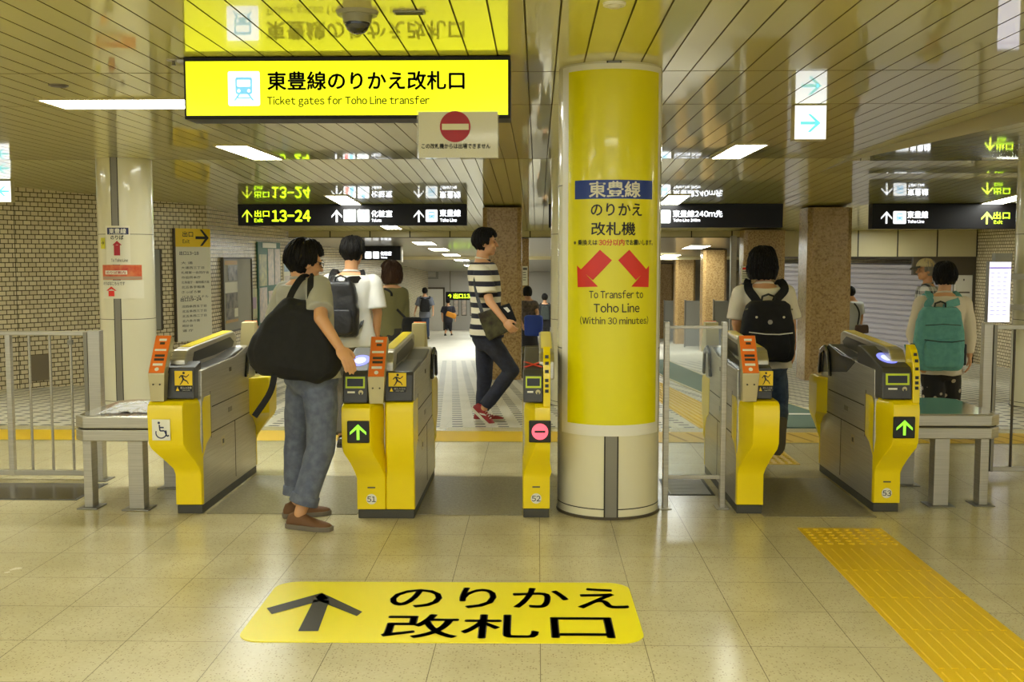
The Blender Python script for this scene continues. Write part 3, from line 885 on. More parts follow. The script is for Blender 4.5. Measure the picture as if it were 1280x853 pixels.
bend(sheet(U(720), U(814.5), Z(250), Z(227), 'blue_ink', 40), 0.0022).build('blue_band', root, smooth=True)
def ptext(txt, px0, px1, py0, py1, m, weight=0.0, name='lettering'):
    tb = text_mb(txt, 1.0, m, weight)
    fit(tb, U(px0), U(px1), Z(py1), Z(py0), 0)
    return bend(tb, 0.0034).build(name, root)
ptext('東豊線', 736.5, 799, 228.5, 248.5, 'white', 0.03)
ptext('のりかえ', 739, 801, 255.5, 271, 'ink', 0.02)
ptext('改札機', 739.5, 793, 278.5, 295, 'ink', 0.02)
ptext('※乗換えは', 719, 747, 300, 307, 'ink', 0.03)
ptext('30分以内', 748.5, 779.5, 299.5, 307.5, 'red', 0.03)
ptext('でお願いします。', 780.5, 815.5, 300, 307, 'ink', 0.03)
ptext('To Transfer to', 737.5, 803.5, 362.5, 372.5, 'ink', 0.012)
ptext('Toho Line', 743, 799, 378.5, 390, 'ink', 0.012)
ptext('(Within 30 minutes)', 727, 810.5, 395, 405.5, 'ink', 0.008)
def parrow(pts, name):
    b = MB()
    n = 7
    for q in pts:                     # triangulated grid so the arrow can bend
        vs = [(U(px), 0, Z(py)) for px, py in q]; b.add(vs, [tuple(range(len(vs)))], 'red')
    bend(b, 0.0036); b.build(name, root)
def lerp(a, c, t): return (a[0] + (c[0] - a[0]) * t, a[1] + (c[1] - a[1]) * t)
def strip(p, q, r_, s, n=6):        # quad p-q (one side) to s-r (other side) cut into n pieces
    out = []
    for i in range(n):
        a, c, d, e = lerp(p, q, i / n), lerp(p, q, (i + 1) / n), lerp(s, r_, (i + 1) / n), lerp(s, r_, i / n)
        out += [[lerp(a, e, j / n), lerp(c, d, j / n), lerp(c, d, (j + 1) / n), lerp(a, e, (j + 1) / n)] for j in range(n)]
    return out
parrow(strip((750, 312.5), (727, 337.5), (742, 350), (764.5, 325.5)) + strip((723, 332), (724, 359), (748, 358), (735.5, 345)), 'red_arrow')
parrow(strip((785.5, 312.5), (808, 337.5), (794, 350), (772, 325.5)) + strip((811, 332), (810.5, 359), (788.5, 358), (799.8, 345)), 'red_arrow')

# small notices on the left column
def col_sheet(name, label, cat, cx, cy, px0, px1, py0, py1, m, lift=0.003):
    """curved sheet pasted on a round column; returns root and a painter for marks on it"""
    Yf = cy - 0.3
    zb = at(640, py1, Yf).z
    root = thing(name, label, cat, (cx, cy - 0.3, zb))
    pc = 672 + cx / Yf * FPX
    def u(px): return math.asin(max(-.97, min(.97, (px - pc) * (Yf + 0.06) / FPX / 0.3068))) * 0.3068
    def z(py): return at(640, py, Yf).z - zb
    def bnd(mb, lf):
        R = 0.3068 + lf; mb.v = [(R * math.sin(a / 0.3068), 0.3 - R * math.cos(a / 0.3068), zz) for a, _, zz in mb.v]; return mb
    bnd(sheet(u(px0), u(px1), 0, z(py0), m, 16), 0).build('sheet', root, smooth=True)
    def block(a, c, e, f_, mm, nm, lf=0.002): return bnd(sheet(u(a), u(c), z(f_), z(e), mm, 8), lf).build(nm, root, smooth=True)
    def word(txt, a, c, e, f_, mm, wt=0.02, lf=0.004):
        tb = text_mb(txt, 1.0, mm, wt); fit(tb, u(a), u(c), z(f_), z(e), 0); return bnd(tb, lf).build('lettering', root)
    def polys(qs, mm, nm, lf=0.004):
        b = MB()
        for q in qs: b.add([(u(a), 0, z(e)) for a, e in q], [tuple(range(len(q)))], mm)
        return bnd(b, lf).build(nm, root)
    return block, word, polys
cx, cy = -4.62, 12.07
B, W, P = col_sheet('column_notice', 'white notice with blue heading and tall red arrow, top one on the left column', 'notice', cx, cy, 129, 159, 282, 331, 'paper')
B(131.5, 157.5, 284.5, 293, 'navy_ink', 'heading_band'); W('東豊線', 134, 155, 285.3, 292.2, 'white', 0.03)
W('のりば', 136, 152, 294, 299.5, 'ink', 0.03)
P([[(140, 306.5), (140, 319.5), (147.5, 319.5), (147.5, 306.5)], [(138, 306.5), (149.8, 306.5), (144, 301)]], 'red_dk', 'red_arrow')
W('To Toho Line', 136, 156, 323.5, 327.5, 'ink', 0.01)
B, W, P = col_sheet('column_banner', 'red and orange banner in the middle of the left column notices', 'notice', cx, cy, 122.5, 169.5, 331.5, 350, mat('banner_red', srgb(196, 66, 40), 0.35, var=(14, srgb(214, 120, 70))))
B(123, 169, 346, 349.5, mat('banner_base', srgb(176, 150, 122), 0.4), 'lower_band')
B(127, 155, 338.5, 343.5, 'paper', 'title_plate'); W('のりば案内', 129, 153, 339.3, 342.8, 'red_dk', 0.02)
B, W, P = col_sheet('column_notice', 'white notice with a short red arrow, lowest one on the left column', 'notice', cx, cy, 122.5, 171, 351, 374, 'paper')
W('のりばはこちらです', 124, 152, 352.5, 357, 'ink_soft', 0.02)
P([[(131, 364), (131, 371), (139, 371), (139, 364)], [(128, 364), (142, 364), (135, 358.5)]], 'red', 'red_arrow')
B, W, P = col_sheet('column_tag', 'little yellow tag on the left flank of the left column', 'notice', cx, cy, 120.5, 127.5, 297, 311, mat('tag_yellow', srgb(216, 206, 40), 0.4))
W('→', 122, 126.5, 301, 306.5, 'ink', 0.02)
# lit timetable fixed to the side of the right column
Y = 11.9
r, L, w, h = sign_root('timetable_screen', 'tall lit white timetable panel on the side of the right column', 'screen', 1236.5, 1262, 327, 403.5, Y, 0.08, 'steel_dk', None)
b = MB(); b.box((-w + .006, -.004, .006), (w - .006, 0, h - .006), 'screen'); b.build('face', r)
b = MB(); b.box((-w + .006, -.006, h * .885), (w - .006, -.004, h * .905), 'screen_bar')
b.build('purple_rule', r)
b = MB()
for i in range(11):
    z = h * (0.80 - i * 0.068)
    for k in range(3):
        x = -w * .8 + k * w * .55
        b.box((x, -.0055, z), (x + w * (0.25 + 0.2 * random.random()), -.004, z + h * .018), 'screen_ink')
b.build('timetable_rows', r)
b = MB(); b.box((-w * .5, -.01, h), (w * 1.0, .08, h + .09), 'grey_panel'); b.build('header', r)
for k in (.2, .7):
    b = MB(); b.box((w, 0.02, h * k), (w + 0.20, .07, h * (k + .1)), 'steel_dk'); b.build('bracket', r)

# notices on the far pillars
Y = 22.13
for (p, lab, Yp, m_) in (((927, 938.5, 333, 354), 'white notice with red heading on the pillar behind the girl in white', 22.13, 'red'), ((653, 659.5, 333, 357), 'narrow white notice on the pillar edge right of the striped boy', 23.18, 'ink_soft')):
    a, c = at(p[0], p[2], Yp), at(p[1], p[3], Yp)
    t = thing('pillar_notice', lab, 'notice', ((a.x + c.x) / 2, Yp, c.z)); w = (c.x - a.x) / 2; h = a.z - c.z
    b = MB(); b.box((-w, 0, 0), (w, 0.015, h), 'paper'); b.build('sheet', t)
    b = MB(); b.box((-w * .8, -.003, h * .80), (w * .8, 0, h * .93), m_); b.build('heading', t)
    b = MB()
    for i in range(4): b.box((-w * .8, -.003, h * (.66 - .13 * i)), (w * (.3 + .1 * (i % 3)), 0, h * (.70 - .13 * i)), 'ink_soft')
    b.build('text_lines', t)

# ================================================================== FLOOR SIGN
r = thing('floor_sign', 'large yellow floor mat with a black arrow and Japanese lettering, in front of the gates', 'floor sign', (-0.385, 4.48, 0))
r.rotation_euler = (0, 0, 0.012)
x0, x1, y0, y1 = -1.185, 0.42, 4.09, 4.87
b = MB(); ox, oy = r.location.x, r.location.y
b.prism_z([(x - ox, y - oy) for x, y in rrect(x0, x1, y0, y1, 0.10, 8)], 0.0, 0.003, mat('mat_yellow', srgb(242, 226, 6), 0.4)); b.build('mat', r)
def gpt(px, py):
    d = at(px, py, 5.0) - Vector((0, 0, CAMH)); p = Vector((0, 0, CAMH)) + d * (CAMH / -d.z)
    return (p.x - ox, p.y - oy)
MI = mat('mat_ink', srgb(52, 48, 36), 0.5)
def ftext(txt, quad):
    """lettering on the floor, fitted to left/right/front/back in metres"""
    xa, xb, ya, yb_ = quad
    tb = text_mb(txt, 1.0, MI, 0.018); fit(tb, xa, xb, ya, yb_, 0)
    tb.v = [(x, z, 0.0045) for x, _, z in tb.v]
    return tb.build('lettering', r)
def fx(px, py): return gpt(px, py)[0]
def fy(py): return gpt(640, py)[1]
ftext('のりかえ', (fx(488, 750), fx(784, 750), fy(762.5), fy(736.5)))
ftext('改札口', (fx(478, 786), fx(766, 786), fy(800.5), fy(770)))
b = MB()
for q in ([(372, 790), (397, 790), (413, 751), (393, 751)], [(403.5, 742), (334, 761), (340, 768.5), (400, 752.5), (412, 749)], [(403.5, 742), (453, 766), (446, 771.5), (400, 752.5), (395, 747)]):
    b.add([(*gpt(*p), 0.0045) for p in q], [tuple(range(len(q)))], MI)
b.build('arrow', r)

# ================================================================== TICKET GATES
GL = 1.24        # body length
def half_front(t, ov, w, disp, num, two=False, rear=False, flat=False, mx=Matrix.Identity(4)):
    """the yellow front cover with its protruding nose; ov = side of the overhang"""
    s = -1 if ov < 0 else 1
    o = abs(ov); hw = w / 2
    def sec2(z, yf, over, inset): 
        back = 0.03 if z < 0.39 else (0.10 if z < 0.41 else 0.19)
        pts = [(-hw + inset, yf), (hw + over, yf), (hw + over + .001, back * 0.55), (hw + .002, back), (-hw - .002, back), (-hw - .002, min(yf + inset * 2.0 + 0.012, back - .004))]
        return [(x * s, y, z) for x, y in pts]
    cuts = [(0.055, 0.0, 0.0, 0.004), (0.235, 0.0, 0.0, 0.004), (0.27, -0.006, 0.010 * (o > 0), 0.010), (0.33, -0.045, o * 0.45, 0.03), (0.40, -0.095, o * 0.9, 0.06), (0.435, -0.105, o, 0.07), (0.62, -0.115, o, 0.07), (0.655, -0.105, o, 0.07), (0.675, -0.08, o - 0.004, 0.07), (0.68, -0.02, o - 0.01, 0.05)]
    if flat:
        cuts = [(z, y * 0.35, 0, min(i, 0.012)) for z, y, ov_, i in cuts]
    b = MB(); b.loft([sec2(*c) for c in cuts], 'yellow')
    oo = b.xf(mx).build('front_cover' if not rear else 'rear_cover', t, 0.006)
    smooth_by_angle(oo, 30)
    xc = s * o * 0.5 + s * 0.02
    if disp:
        yd = -0.118
        q = MB(); q.box((xc - 0.062, yd - 0.006, 0.46), (xc + 0.062, yd + 0.012, 0.585), 'black'); dd = q.xf(mx).build('display', t, 0.006)
        a = MB(); zc = 0.5225
        if disp == 'arrow':
            flat_polys(a, arrow_prof(0.092, 0.088), 'led_green', yd - 0.0075, xc, zc)
        else:
            flat_polys(a, [disc(0.046, 36)], 'led_red', yd - 0.0075, xc, zc); flat_polys(a, [[(-.03, -.006), (.03, -.006), (.03, .006), (-.03, .006)]], 'black', yd - 0.0085, xc, zc)
        a.xf(mx).build('arrow_light' if disp == 'arrow' else 'stop_light', dd)
    if num:
        q = MB(); flat_polys(q, [disc(0.030, 28)], 'white', -0.0025, 0.0, 0.115); q.xf(mx).build('number_disc', t)
        tb = text_mb(num, 0.042, 'ink', 0.012); tb.v = [(x, -0.0045, z + 0.115) for x, _, z in tb.v]; tb.xf(mx).build('gate_number', t)
        q = MB(); q.box((-0.022, -0.003, 0.178), (0.022, -0.0005, 0.186), 'ink_soft'); q.xf(mx).build('maker_plate', t)
    return oo

def runner_sticker(t, x0, x1, z0, z1, y):
    """yellow warning sticker: a stumbling figure over a black caption strip"""
    b = MB(); b.box((x0, y - 0.002, z0), (x1, y, z1), mat('sticker_yellow', srgb(244, 206, 20), 0.35)); o = b.build('warning_sticker', t)
    w, h = x1 - x0, z1 - z0
    q = MB(); zs = z0 + h * 0.30
    q.box((x0, y - 0.003, z0), (x1, y - 0.002, zs), 'ink')
    X = lambda u: x0 + u * w; Zz = lambda v: zs + v * (z1 - zs)
    flat_polys(q, [[(X(.52) + .045 * w * a, Zz(.86) + .045 * w * c) for a, c in disc(1.6, 12)]], 'ink', y - 0.004)
    for (a, c, d, e, k) in ((.40, .72, .52, .40, .10), (.44, .70, .66, .58, .06), (.66, .58, .82, .76, .05), (.38, .70, .26, .52, .06), (.50, .42, .70, .30, .07), (.70, .30, .78, .12, .05), (.48, .42, .40, .20, .07), (.40, .20, .30, .06, .05)):
        p0, p1 = Vector((X(a), Zz(c))), Vector((X(d), Zz(e))); n = (p1 - p0).orthogonal().normalized() * k * w * 0.5
        q.add([(p0.x + n.x, y - .004, p0.y + n.y), (p1.x + n.x, y - .004, p1.y + n.y), (p1.x - n.x, y - .004, p1.y - n.y), (p0.x - n.x, y - .004, p0.y - n.y)], [(0, 1, 2, 3)], 'ink')
    q.add([(X(.06), y - .0042, z0 + h * .04), (X(.26), y - .0042, z0 + h * .04), (X(.16), y - .0042, z0 + h * .24)], [(0, 1, 2)], 'sticker_yellow' if 'sticker_yellow' in M else MATS['sticker_yellow'])
    tb = text_mb('駆込み注意', 1.0, 'white', 0.03); fit(tb, X(.32), X(.96), z0 + h * .14, z0 + h * .24, y - .0042); q.merge(tb)
    tb = text_mb('CAUTION', 1.0, 'white', 0.0); fit(tb, X(.42), X(.85), z0 + h * .05, z0 + h * .10, y - .0042); q.merge(tb)
    q.build('printing', o)

def orange_panel(t, xa, xb, y0, z0, y1, z1, plain_back=False):
    """leaning orange ticket-slot plate on a steel bracket"""
    k = 0.05
    d = Vector((0, y1 - y0, z1 - z0)).normalized(); n = Vector((0, -d.z, d.y))
    b = MB()
    P = lambda x, u, v: Vector((x, y0, z0)) + d * u + n * v
    Ln = math.hypot(y1 - y0, z1 - z0)
    b.loft([[P(xa, 0, 0), P(xb, 0, 0), P(xb, 0, -k), P(xa, 0, -k)], [P(xa, Ln, 0), P(xb, Ln, 0), P(xb, Ln, -k), P(xa, Ln, -k)]], 'steel_lt')
    o = b.build('ticket_tower', t, 0.003)
    f = MB(); f.loft([[P(xa + .004, .006, 0), P(xb - .004, .006, 0), P(xb - .004, .006, .004), P(xa + .004, .006, .004)], [P(xa + .004, Ln - .004, 0), P(xb - .004, Ln - .004, 0), P(xb - .004, Ln - .004, .004), P(xa + .004, Ln - .004, .004)]], 'orange')
    fo = f.build('orange_face', o)
    w = xb - xa
    g = MB()
    def q(u0, u1, v0, v1, m): g.add([P(xa + w * u0, Ln * v0, .0055), P(xa + w * u1, Ln * v0, .0055), P(xa + w * u1, Ln * v1, .0055), P(xa + w * u0, Ln * v1, .0055)], [(0, 1, 2, 3)], m)
    q(.3, .75, .84, .9, 'white'); q(.38, .68, .75, .81, 'charcoal'); q(.15, .85, .58, .63, 'white'); q(.22, .82, .43, .49, 'charcoal'); q(.22, .82, .33, .39, 'charcoal'); q(.2, .8, .20, .26, 'white')
    c = P(xa + w * .5, Ln * .11, .0057); g.add([c + Vector((a * .012, 0, 0)) + d * e * .012 for a, e in disc(1, 14)], [tuple(range(14))], 'white')
    g.build('markings', o)
    s = MB()
    s.loft([[(xa + .006, y0 + .015, .675), (xb - .012, y0 + .015, .675), (xb - .012, y0 + .075, .675), (xa + .006, y0 + .075, .675)], [(xa, y0, z0), (xb, y0, z0), (xb, y0 + .07, z0), (xa, y0 + .07, z0)]], 'steel_lt')
    s.build('tower_bracket', t, 0.003)
    q2 = MB()
    for x in (xa + w * .3, xa + w * .7): q2.cyl((x, y0 + .003, z0 - .06), (x, y0 - .001, z0 - .06), 0.005, 0.005, 10, 'dark_box')
    q2.build('screws', o)

def reader_head(t, xa, xb, led=True, x_mark=False, strip=None):
    """dark control head with card reader, outlined ticket slot and pictogram"""
    b = MB(); prof = [(-0.10, 0.682), (-0.085, 0.835), (-0.065, 0.865), (0.34, 0.955), (0.40, 0.955), (0.40, 0.682)]
    b.prism_x(prof, xa, xb, 'charcoal'); o = b.build('control_head', t, 0.008)
    w = xb - xa; n = Vector((0, -0.09, 0.405)).normalized()
    S = lambda x, y, lift: Vector((x, y, 0.865 + (y + 0.065) * 0.222)) + n * lift
    xm = xa + w * 0.5
    if led:
        g = MB()
        for k, (rx, ry, m, l) in enumerate(((.055, .10, 'reader', .002), (.032, .055, 'reader_lt', .003))):
            g.add([S(xm + rx * a, .10 + ry * c, l) for a, c in disc(1, 28)], [tuple(range(28))], m)
        g.build('card_reader', o)
    F = lambda u, v, lift: Vector((xa + w * u, -0.10 + 0.0975 * 0 + (v - .682) * 0.098 - lift, v))
    def quad(u0, u1, v0, v1, m, mb, l=.003): mb.add([F(u0, v0, l), F(u1, v0, l), F(u1, v1, l), F(u0, v1, l)], [(0, 1, 2, 3)], m)
    if x_mark:
        g = MB()
        for sg in (-1, 1):
            c = S(xm, .02, .003); ax = Vector((.05, sg * .05, sg * .011)); bx = Vector((.010, -sg * .010, 0))
            g.add([c - ax - bx, c - ax + bx, c + ax + bx, c + ax - bx], [(0, 1, 2, 3)], 'red')
        g.build('cross_mark', o)
    g = MB(); quad(.12, .9, .765, .83, 'lime_outline', g); quad(.19, .83, .776, .819, 'black', g, .0045); g.build('ticket_slot', o)
    g = MB(); quad(.2, .5, .738, .748, 'white', g)
    c = F(.74, .742, .004); g.add([c + Vector((a * .014, 0, e * .014)) for a, e in disc(1, 16)], [tuple(range(16))], 'cream'); quad(.70, .78, .728, .742, 'charcoal', g, .006); g.build('pictogram', o)
    if strip:
        xs, xe = strip
        y = MB(); y.prism_x([(-0.106, 0.66), (-0.103, 0.82), (-0.085, 0.90), (-0.04, 0.965), (0.0, 0.99), (0.04, 0.99), (0.04, 0.66)], xs, xe, 'yellow'); yo = y.build('yellow_edge', t, 0.004)
        k = MB()
        path = [(-0.104, .74), (-0.103, .77), (-0.103, .80), (-.097, .85), (-.087, .895), (-.065, .93)]
        for (ya, za) in path:
            k.add([(xs + (xe - xs) * .25, ya - .006, za), (xs + (xe - xs) * .75, ya - .006, za), (xs + (xe - xs) * .75, ya - .004, za + .018), (xs + (xe - xs) * .25, ya - .004, za + .018)], [(0, 1, 2, 3)], 'ink')
        k.build('caption', yo)
    return o

def gate(label, x, y, ov, kind, disp, num, steel_side, rov=0.0, inner=False):
    """one automatic ticket gate. kind: 'tower' | 'reader' | 'double'"""
    t = thing('ticket_gate', label, 'ticket gate', (x, y, 0))
    w = 0.155 if kind != 'double' else 0.33
    hw = w / 2
    b = MB(); b.box((-hw + .004, 0.012, 0), (hw - .004, GL - .012, 0.05), 'plinth'); b.build('plinth', t, 0.004)
    # steel body
    b = MB()
    b.prism_x([(0.02, 0.05), (GL - 0.02, 0.05), (GL - 0.02, 0.70), (GL - 0.06, 0.84), (GL - 0.20, 0.905), (0.75, 0.86), (0.56, 0.855), (0.04, 0.84), (0.03, 0.69), (0.02, 0.67)], -hw, hw, 'steel')
    body = b.build('body', t, 0.006)
    s = MB()
    for sx in (-1, 1):
        xx = sx * hw
        lo = lambda d: (min(xx, xx + sx * .0015), max(xx, xx + sx * .0015))
        a, c = lo(0)
        s.box((a, 0.2, 0.445), (c, GL - .1, 0.451), 'joint'); s.box((a, 0.22, 0.60), (c, GL - .22, 0.606), 'joint'); s.box((a, 0.7, 0.08), (c, 0.706, 0.445), 'joint')
        s.box((a, 0.40, 0.33), (c, 0.47, 0.39), 'steel_lt'); s.box((min(xx, xx + sx * .003), 0.42, 0.345), (max(xx, xx + sx * .003), 0.45, 0.372), 'black')
        s.box((a, 0.56, 0.52), (c, 0.64, 0.55), 'steel_dk'); s.box((min(xx, xx + sx * .003), 0.60, 0.775), (max(xx, xx + sx * .003), 0.64, 0.80), 'dark_box')
        s.box((a, 0.190, 0.42), (c, 0.195, 0.70), 'joint')
    s.build('panel_seams', body)
    # dark deck and guide ridge
    sgn = -1 if ov < 0 else 1
    if kind == 'double':
        r0, r1 = -0.035, 0.045
    else:
        r0, r1 = sorted((sgn * 0.015, sgn * (hw + 0.025)))
    b = MB(); b.prism_x([(0.10, 0.845), (0.60, 0.862), (0.95, 0.90), (0.95, 0.80), (0.10, 0.78)], -hw + .006, hw - .006, 'charcoal'); b.build('deck', t, 0.006)
    b = MB(); b.prism_x([(0.02, 0.80), (0.03, 0.90), (0.08, 0.955), (0.16, 0.965), (1.04, 1.00), (1.10, 0.98), (1.10, 0.80)], r0, r1, 'steel'); rd = b.build('guide_ridge', t, 0.008)
    b = MB()
    for sx, xx in ((-1, r0), (1, r1)):
        b.prism_x([(0.16, 0.875), (0.20, 0.935), (0.95, 0.968), (1.04, 0.93), (1.0, 0.90), (0.6, 0.88)], min(xx, xx + sx * .002), max(xx, xx + sx * .002), 'black')
    b.build('sensor_window', rd)
    b = MB(); b.prism_x([(0.17, 0.966), (1.04, 1.0015), (1.04, 1.004), (0.17, 0.9685)], r0 + .012, r1 - .012, 'yellow'); b.build('yellow_line', rd)
    if kind == 'reader':
        b = MB(); b.prism_x([(0.42, 0.846), (0.60, 0.765), (GL - .018, 0.70), (GL - .058, 0.845), (GL - .2, 0.909), (0.75, 0.866), (0.5, 0.86)], -hw - .002, hw + .002, 'black'); b.build('top_cover', t, 0.004)
    # front and rear covers
    if kind == 'double':
        half_front(t, -0.065, 0.165, disp, num, mx=Matrix.Translation((-0.0825, 0, 0)))
        half_front(t, 0.0, 0.165, None, None, flat=True, mx=Matrix.Translation((0.0825, 0, 0)))
    else:
        half_front(t, ov, w, disp, num)
    half_front(t, rov, w, None, None, rear=True, mx=Matrix.Translation((0, GL, 0)) @ Matrix.Rotation(PI, 4, 'Z'))
    # heads
    if kind == 'tower':
        xa, xb = sorted((sgn * (hw + abs(ov) - 0.055), sgn * (hw - 0.03)))
        b = MB(); b.prism_x([(-0.045, 0.682), (-0.025, 0.865), (0.10, 0.89), (0.10, 0.682)], min(-sgn * (hw - .02), sgn * (hw + abs(ov) * .5)), max(-sgn * (hw - .02), sgn * (hw + abs(ov) * .5)), 'charcoal'); b.build('control_head', t, 0.008)
        xs = (min(-sgn * (hw - .03), sgn * .055), max(-sgn * (hw - .03), sgn * .055)) if not inner else (0.028, 0.112)
        runner_sticker(t, xs[0], xs[1], 0.725, 0.845, -0.046 + .007)
        xo = sgn * (hw + abs(ov))
        xa, xb = sorted((xo - sgn * 0.01, xo - sgn * 0.105)) if not inner else (-hw, -hw + 0.098)
        orange_panel(t, xa, xb, -0.115, 0.835, 0.03, 1.045)
    elif kind == 'reader':
        x_in = -sgn * hw + sgn * .004; x_out = sgn * (hw + abs(ov))
        xe = x_out - sgn * 0.04
        a, c = sorted((x_in, xe)); e = sorted((xe, x_out))
        reader_head(t, a, c, led=(disp != 'stop'), x_mark=(disp == 'stop'), strip=e)
    else:
        reader_head(t, -0.225, -0.085, led=True)
        b = MB(); b.prism_x([(-0.03, 0.682), (-0.012, 0.83), (0.0, 0.85), (0.40, 0.87), (0.40, 0.682)], 0.0, hw - .004, 'charcoal'); b.build('control_head', t, 0.008)
        runner_sticker(t, 0.025, 0.125, 0.735, 0.845, -0.026)
        orange_panel(t, -0.085, 0.012, -0.09, 0.825, 0.06, 1.045)
    # rear ticket tower seen from behind: cream box with an orange edge (not on the plain reader gates)
    if kind != 'reader':
        x0 = {'tower': (-sgn) * (hw - .03), 'double': 0.075}[kind]
        a, c = sorted((x0 - 0.045, x0 + 0.045)) if kind != 'double' else (0.02, 0.11)
        b = MB(); b.prism_x([(GL - .13, 0.86), (GL - .07, 1.052), (GL + .0, 1.052), (GL + .11, 0.85), (GL + .06, 0.84)], a, c, 'cream'); tw = b.build('rear_tower', t, 0.004)
        b = MB(); b.prism_x([(GL + .004, 1.054), (GL + .115, 0.852), (GL + .12, 0.857), (GL + .012, 1.057)], a + .003, c - .003, 'orange'); b.build('orange_face', tw)
    # folded flap door by the far end of the passage side
    fx_ = {True: hw, False: -hw}[steel_side > 0]
    b = MB(); b.prism_x([(GL - .30, 0.70), (GL - .24, 0.86), (GL - .14, 0.90), (GL - .02, 0.86), (GL + .02, 0.70), (GL - .02, .69), (GL - .05, .83), (GL - .14, .86), (GL - .22, .83), (GL - .26, .70)], min(fx_, fx_ + steel_side * .02), max(fx_, fx_ + steel_side * .02), 'rubber'); b.build('flap_door', t, 0.006)
    return t
g1 = gate('leftmost yellow and steel ticket gate with wheelchair mark and orange ticket tower', -2.03, 6.165, -0.115, 'tower', None, None, 1, -0.115)
# wheelchair mark
b = MB(); b.box((-0.165, -0.119, 0.455), (-0.062, -0.1145, 0.575), 'white'); wc = b.build('wheelchair_plate', g1)
q = MB(); yq = -0.1205; cx, cz = -0.113, 0.515
ring = [(cx + .03 * math.cos(a), cz - .017 + .03 * math.sin(a)) for a in [math.radians(-200 + 10 * i) for i in range(24)]]
def seg2(mb, p, s_, k):
    p, s_ = Vector(p), Vector(s_); n = (s_ - p).orthogonal().normalized() * k
    mb.add([(p.x + n.x, yq, p.y + n.y), (s_.x + n.x, yq, s_.y + n.y), (s_.x - n.x, yq, s_.y - n.y), (p.x - n.x, yq, p.y - n.y)], [(0, 1, 2, 3)], 'navy_ink')
for p, s_ in zip(ring[:-1], ring[1:]): seg2(q, p, s_, .0035)
for p, s_ in (((cx - .010, cz + .03), (cx - .006, cz - .005)), ((cx - .006, cz - .005), (cx + .02, cz - .005)), ((cx + .02, cz - .005), (cx + .033, cz - .036)), ((cx + .033, cz - .036), (cx + .045, cz - .031)), ((cx - .008, cz + .014), (cx + .016, cz + .014))): seg2(q, p, s_, .004)
flat_polys(q, [[(cx - .012 + .0075 * a, cz + .041 + .0075 * e) for a, e in disc(1, 14)]], 'navy_ink', yq)
q.build('wheelchair_symbol', wc)
gate('wide double ticket gate 51 with green arrow and orange ticket tower', -0.866, 6.075, -0.065, 'double', 'arrow', '51', 1, -0.01)
gate('narrow ticket gate 52 beside the yellow column, showing a red stop light', -0.006, 6.115, 0.001, 'reader', 'stop', '52', -1, 0.001)
gate('ticket gate with orange ticket tower in front of the girl in white', 1.24, 6.24, 0.062, 'tower', None, None, -1, 0.005, True)
gate('rightmost ticket gate 53 with green arrow and glowing blue card reader', 2.052, 6.306, 0.062, 'reader', 'arrow', '53', -1, 0.05)

# ================================================================== STEEL COUNTERS
def counter(label, xs, outer, cy, legs):
    """low steel counter on posts; outer = side with the chamfered corner"""
    x0, x1 = xs; cx = (x0 + x1) / 2
    t = thing('steel_counter', label, 'counter', (cx, cy, 0)); hw = (x1 - x0) / 2
    y0, y1 = -0.37, 0.42
    def outline(g=0.0):
        k = 0.07
        p = [(-hw + k - g, y0 - g), (hw - g * 0 + g, y0 - g), (hw + g, y1 + g), (-hw + k - g, y1 + g), (-hw - g, y1 - k + g), (-hw - g, y0 + k - g)]
        return p if outer < 0 else [(-x, y) for x, y in p][::-1]
    b = MB(); b.prism_z(outline(), 0.415, 0.483, 'steel'); b.build('lower_rail', t, 0.006)
    b = MB(); b.prism_z(outline(-0.012), 0.482, 0.492, 'joint'); b.build('shadow_gap', t)
    b = MB(); b.prism_z(outline(), 0.492, 0.560, 'steel'); b.build('top_rail', t, 0.006)
    b = MB(); b.prism_z(outline(-0.02), 0.560, 0.5635, mat('polished_top', srgb(196, 192, 182), 0.12, metal=0.9)); b.build('top_plate', t, 0.001)
    for (x, y, k) in ((legs[0] - cx, y0 + 0.07, .045), (legs[1] - cx, y0 + 0.10, .026), (legs[0] - cx, y1 - 0.12, .045)):
        l = MB(); l.box((x - k, y - 0.045, 0.006), (x + k, y + 0.045, 0.416), 'steel'); lg = l.build('leg', t, 0.004)
        l = MB(); l.box((x - k - 0.035, y - 0.075, 0), (x + k + .035, y + 0.075, 0.007), 'steel_dk'); l.build('foot_plate', lg, 0.002)
    return t
counter('low steel counter between the railing and the wheelchair gate, plastic sheet on top', (-2.745, -2.24), -1, 6.60, (-2.375, -2.675))
counter('low empty steel counter to the right of gate 53', (2.25, 2.775), 1, 6.80, (2.425, 2.69))
# crumpled clear sheet on the left counter
def draped(name, label, cat, c, sx, sy, m, amp, n=26, seed=0, rot=0.0):
    b = MB(); vs = []
    for th in (0.0, 0.0012):
        for j in range(n + 1):
            for i in range(n + 1):
                u, v = i / n - .5, j / n - .5
                h = abs(noise.noise(Vector((u * 5 + seed, v * 5, seed)))) * amp + abs(noise.noise(Vector((u * 13, v * 13 + seed, 3)))) * amp * .4
                h *= 1 - (2 * abs(u)) ** 4 * .8
                vs.append((u * sx + noise.noise(Vector((v * 4, seed, 9))) * .01, v * sy, h + th + .0005))
    N = (n + 1) ** 2; fs = []
    for j in range(n):
        for i in range(n):
            a = j * (n + 1) + i
            fs += [(a + N, a + N + 1, a + N + n + 2, a + N + n + 1), (a, a + n + 1, a + n + 2, a + 1)]
    b.add(vs, fs, m); o = b.build(name, None, smooth=True); o.location = c; o.rotation_euler = (0, 0, rot)
    tag(o, label, cat); return o
